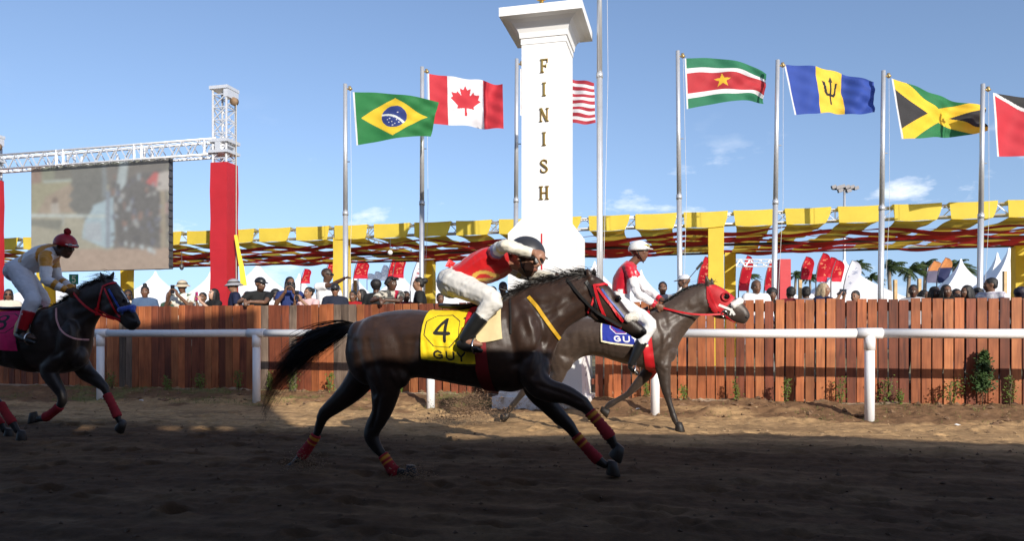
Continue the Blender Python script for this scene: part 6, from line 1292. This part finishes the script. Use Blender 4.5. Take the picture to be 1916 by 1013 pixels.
# ================================================================== PLANTS, TUFTS, CLODS
m_leaf = M('shrub_leaf', (.13, .20, .035), .55, transl=.3, var=(5, .3)); m_leafd = M('cypress_leaf', (.06, .11, .03), .6, transl=.2, var=(5, .3)); m_stem = M('stem', (.14, .09, .05), .8)
def shrub(px, pyb, hpx, wpx, label, seed, dense=1.0, leaf=.035, mat=None, narrow=False):
    rn = random.Random(seed); v = FV-.22+rn.uniform(-.12, .08); pl = Plane(*(TO+TN*v).xy, TA); u = U_of(px, pl); b = UV(u, v, gz(u, v)-.01); mpp = (pl(px, HY)).y/F; h, w = hpx*mpp, wpx*mpp
    t = T('shrub', label, 'shrub', b, 'young shrubs along the fence'); g, s = Geo(), Geo()
    nst = 3 if not narrow else 1
    for k in range(nst):
        tip = b+Vector((rn.uniform(-.5, .5)*w if not narrow else .25*w, rn.uniform(-.25, .25)*w, h*rn.uniform(.75, 1))); mid = b.lerp(tip, .5)+Vector((rn.uniform(-.15, .15)*w, 0, 0)); s.tube([b, mid, tip], [.007, .005, .002], 6)
        for j in range(int((120 if narrow else 46)*dense)):
            q = rn.uniform(.15 if not narrow else .3, 1); c = (b.lerp(mid, q*2) if q < .5 else mid.lerp(tip, q*2-1)); spread = w*(.22 if not narrow else .26*math.sin(math.pi*min(1, .15+q*.8)))
            c = c+Vector((rn.gauss(0, spread), rn.gauss(0, spread*.8), rn.gauss(0, .02))); d = Vector((rn.gauss(0, 1), rn.gauss(0, 1), rn.gauss(.6, .7))).normalized(); L = leaf*rn.uniform(.6, 1.3); sd = d.orthogonal().normalized()*L*.3
            g.add([c, c+d*L*.5+sd, c+d*L, c+d*L*.5-sd], [(0,1,2,3)])
    mk('stem', s, m_stem, t, True); mk('foliage', g, mat or m_leaf, t)['kind'] = 'stuff'
for i, (px, py, h, w, lb) in enumerate(((1281, 745, 32, 12, 'thin young shrub under the hooded horse'), (1380, 752, 44, 14, 'slim upright shrub, first full one right of the hooded horse'), (1470, 765, 48, 16, 'leafy young shrub second right of the hooded horse'), (1572, 760, 52, 22, 'shrub with spreading twigs left of the right rail post'), (1654, 764, 58, 30, 'bushy shrub just right of the right rail post'), (1684, 742, 28, 10, 'small sprig beside the bushy shrub'), (1778, 760, 55, 30, 'twiggy shrub left of the tall conifer'), (1890, 760, 58, 26, 'shrub right of the tall conifer by the picture edge'),
                                        (618, 725, 40, 14, 'shrub behind the trailing hind leg of the dark bay'), (548, 728, 46, 16, 'shrub left of the trailing hind leg under the tail'), (505, 722, 48, 10, 'thin weed right of the rail post near the tail tip'), (447, 728, 40, 18, 'shrub in shade left of the second rail post'), (375, 724, 34, 18, 'shaded shrub in the middle of the left rail bay'), (312, 722, 28, 16, 'small shaded shrub in the left rail bay'), (210, 722, 34, 18, 'shaded shrub near the first rail post'), (748, 730, 30, 14, 'shrub between the horse legs before the fence'), (1210, 748, 30, 10, 'sprig beside the rail post under the grey-brown horse'))):
    shrub(px, py, h, w, lb, 100+i)
shrub(1838, 765, 128, 34, 'tall slender conifer shrub against the right end of the fence', 150, 15.0, .045, m_leafd, True)
# grass
rn = random.Random(9); g = Geo()
cand = np.stack([rng.uniform(-9, 7, 5200), rng.uniform(-.25, FV-.05, 5200), np.zeros(5200)], 1); keep = (vnoise(cand, (1.7, 3, 1), 51, 3) > -.02) & (rng.random(5200) < np.where(cand[:, 0] < 1, .95, .25))
cand = cand[keep]; zz = ground_z(cand[:, 0], cand[:, 1])
for (u, v, _), z0 in zip(cand, zz):
    b = UV(u, v, z0-.004)
    for j in range(3):
        h = rn.uniform(.02, .07); d = Vector((rn.gauss(0, .4), rn.gauss(0, .4), 1)).normalized(); s = Vector((rn.gauss(0,1), rn.gauss(0,1), 0)).normalized()*.003; p = b+Vector((rn.gauss(0,.015), rn.gauss(0,.015), 0)); g.add([p-s, p+s, p+d*h], [(0,1,2)])
tag(mk('grass', g, M('short_grass', (.16, .18, .05), .8, transl=.25, var=(2, .3))), 'sparse short grass on the bank before the fence', kind='stuff')
# clods of soil
def clods(name, label, spots, mat):
    g = Geo()
    for (c, r) in spots:
        q = [Vector((rn.gauss(0,1), rn.gauss(0,1), rn.gauss(0,1))).normalized()*r*rn.uniform(.7, 1.2) for _ in range(3)]
        a = Vector((1,0,0))*r*rn.uniform(.7,1.3); b = Vector((0,1,0))*r*rn.uniform(.7,1.3); d = Vector((0,0,1))*r*rn.uniform(.5,.9)
        P6 = [c+a+q[0]*.3, c-a+q[1]*.3, c+b+q[2]*.3, c-b-q[0]*.3, c+d, c-d]; g.add(P6, [(0,2,4),(2,1,4),(1,3,4),(3,0,4),(2,0,5),(1,2,5),(3,1,5),(0,3,5)])
    tag(mk(name, g, mat), label, kind='stuff')
m_clod = M('loose_soil', (.082, .047, .026), .95, var=(30, .3)); m_clod2 = M('pale_soil', (.30, .20, .11), .95, var=(30, .3))
def strew(n, v0, v1, r0, r1, bias=1.0):
    u = rng.uniform(-8.5, 6.5, n); v = v0+(v1-v0)*rng.random(n)**bias; r = r0+(r1-r0)*rng.random(n)**2.5; z = ground_z(u, v); return [(UV(a, b, c+d*.15), d) for a, b, c, d in zip(u, v, z, r)]
clods('soil_clods', 'loose soil clods scattered over the dirt track', strew(1900, -7, -2.3, .005, .022)+strew(300, -2.6, -1.2, .004, .012), m_clod)
clods('bank_clods', 'crumbled earth lumps along the bank below the fence', strew(900, -1.6, FV, .005, .024), m_clod2)
clods('bank_lumps', 'dark earth lumps along the foot of the fence', strew(420, -.1, FV-.02, .012, .06), M('bank_soil', (.17, .10, .055), .95, var=(30, .3)))
sp = []
for (px, py, n, s) in ((872, 776, 2000, .13), (880, 755, 900, .12), (845, 792, 500, .20), (900, 785, 500, .17)):
    c = P(px, py, 8.6)
    for k in range(n):
        d = Vector((rn.gauss(-.1, 1), rn.gauss(0, .6), abs(rn.gauss(.1, .7))))*s; q = c+d
        if q.z > .02: sp.append((q, rn.uniform(.0025, .007)*(1 if rn.random() < .95 else 2.4)))
for (px, py, n, s, Y) in ((575, 880, 420, .09, 5.8), (780, 897, 260, .08, 5.6), (950, 775, 120, .12, 8.6)):
    c = P(px, py, Y)
    for k in range(n):
        q = c+Vector((rn.gauss(-.5, 1), rn.gauss(0, .7), abs(rn.gauss(0, .8))))*s
        if q.z > .0: sp.append((q, rn.uniform(.003, .008)))
for k in range(50): sp.append((P(rn.uniform(300, 620), rn.uniform(600, 730), 7.2), rn.uniform(.002, .005)))
clods('flying_dirt', 'spray of dirt kicked up by the leading horse', sp, M('flying_soil', (.21, .13, .075), .95))
# litter
for px, v, lb in ((1790, -.35, 'scrap of white paper on the sand right of the right rail post'), (262, -.1, 'pale scrap on the ground beside the left rail post'), (1195, .25, 'crumpled pale scrap by the tower base')):
    pl = Plane(*(TO+TN*v).xy, TA); u = U_of(px, pl); b = UV(u, v, gz(u, v)+.004); q = [b+Vector((rn.uniform(-.06,.06), rn.uniform(-.05,.05), rn.uniform(0,.03))) for _ in range(6)]; cc = b+ZV*.025
    o = mk('paper_scrap', Geo().add([cc]+sorted(q, key=lambda p: math.atan2(p.y-b.y, p.x-b.x)), [(0,1,2),(0,2,3),(0,3,4),(0,4,5),(0,5,6),(0,6,1)]), M('paper', (.7,.7,.68), .8)); tag(o, lb, 'litter', 'scraps of litter')
bpy.data.scenes.remove(WORK)
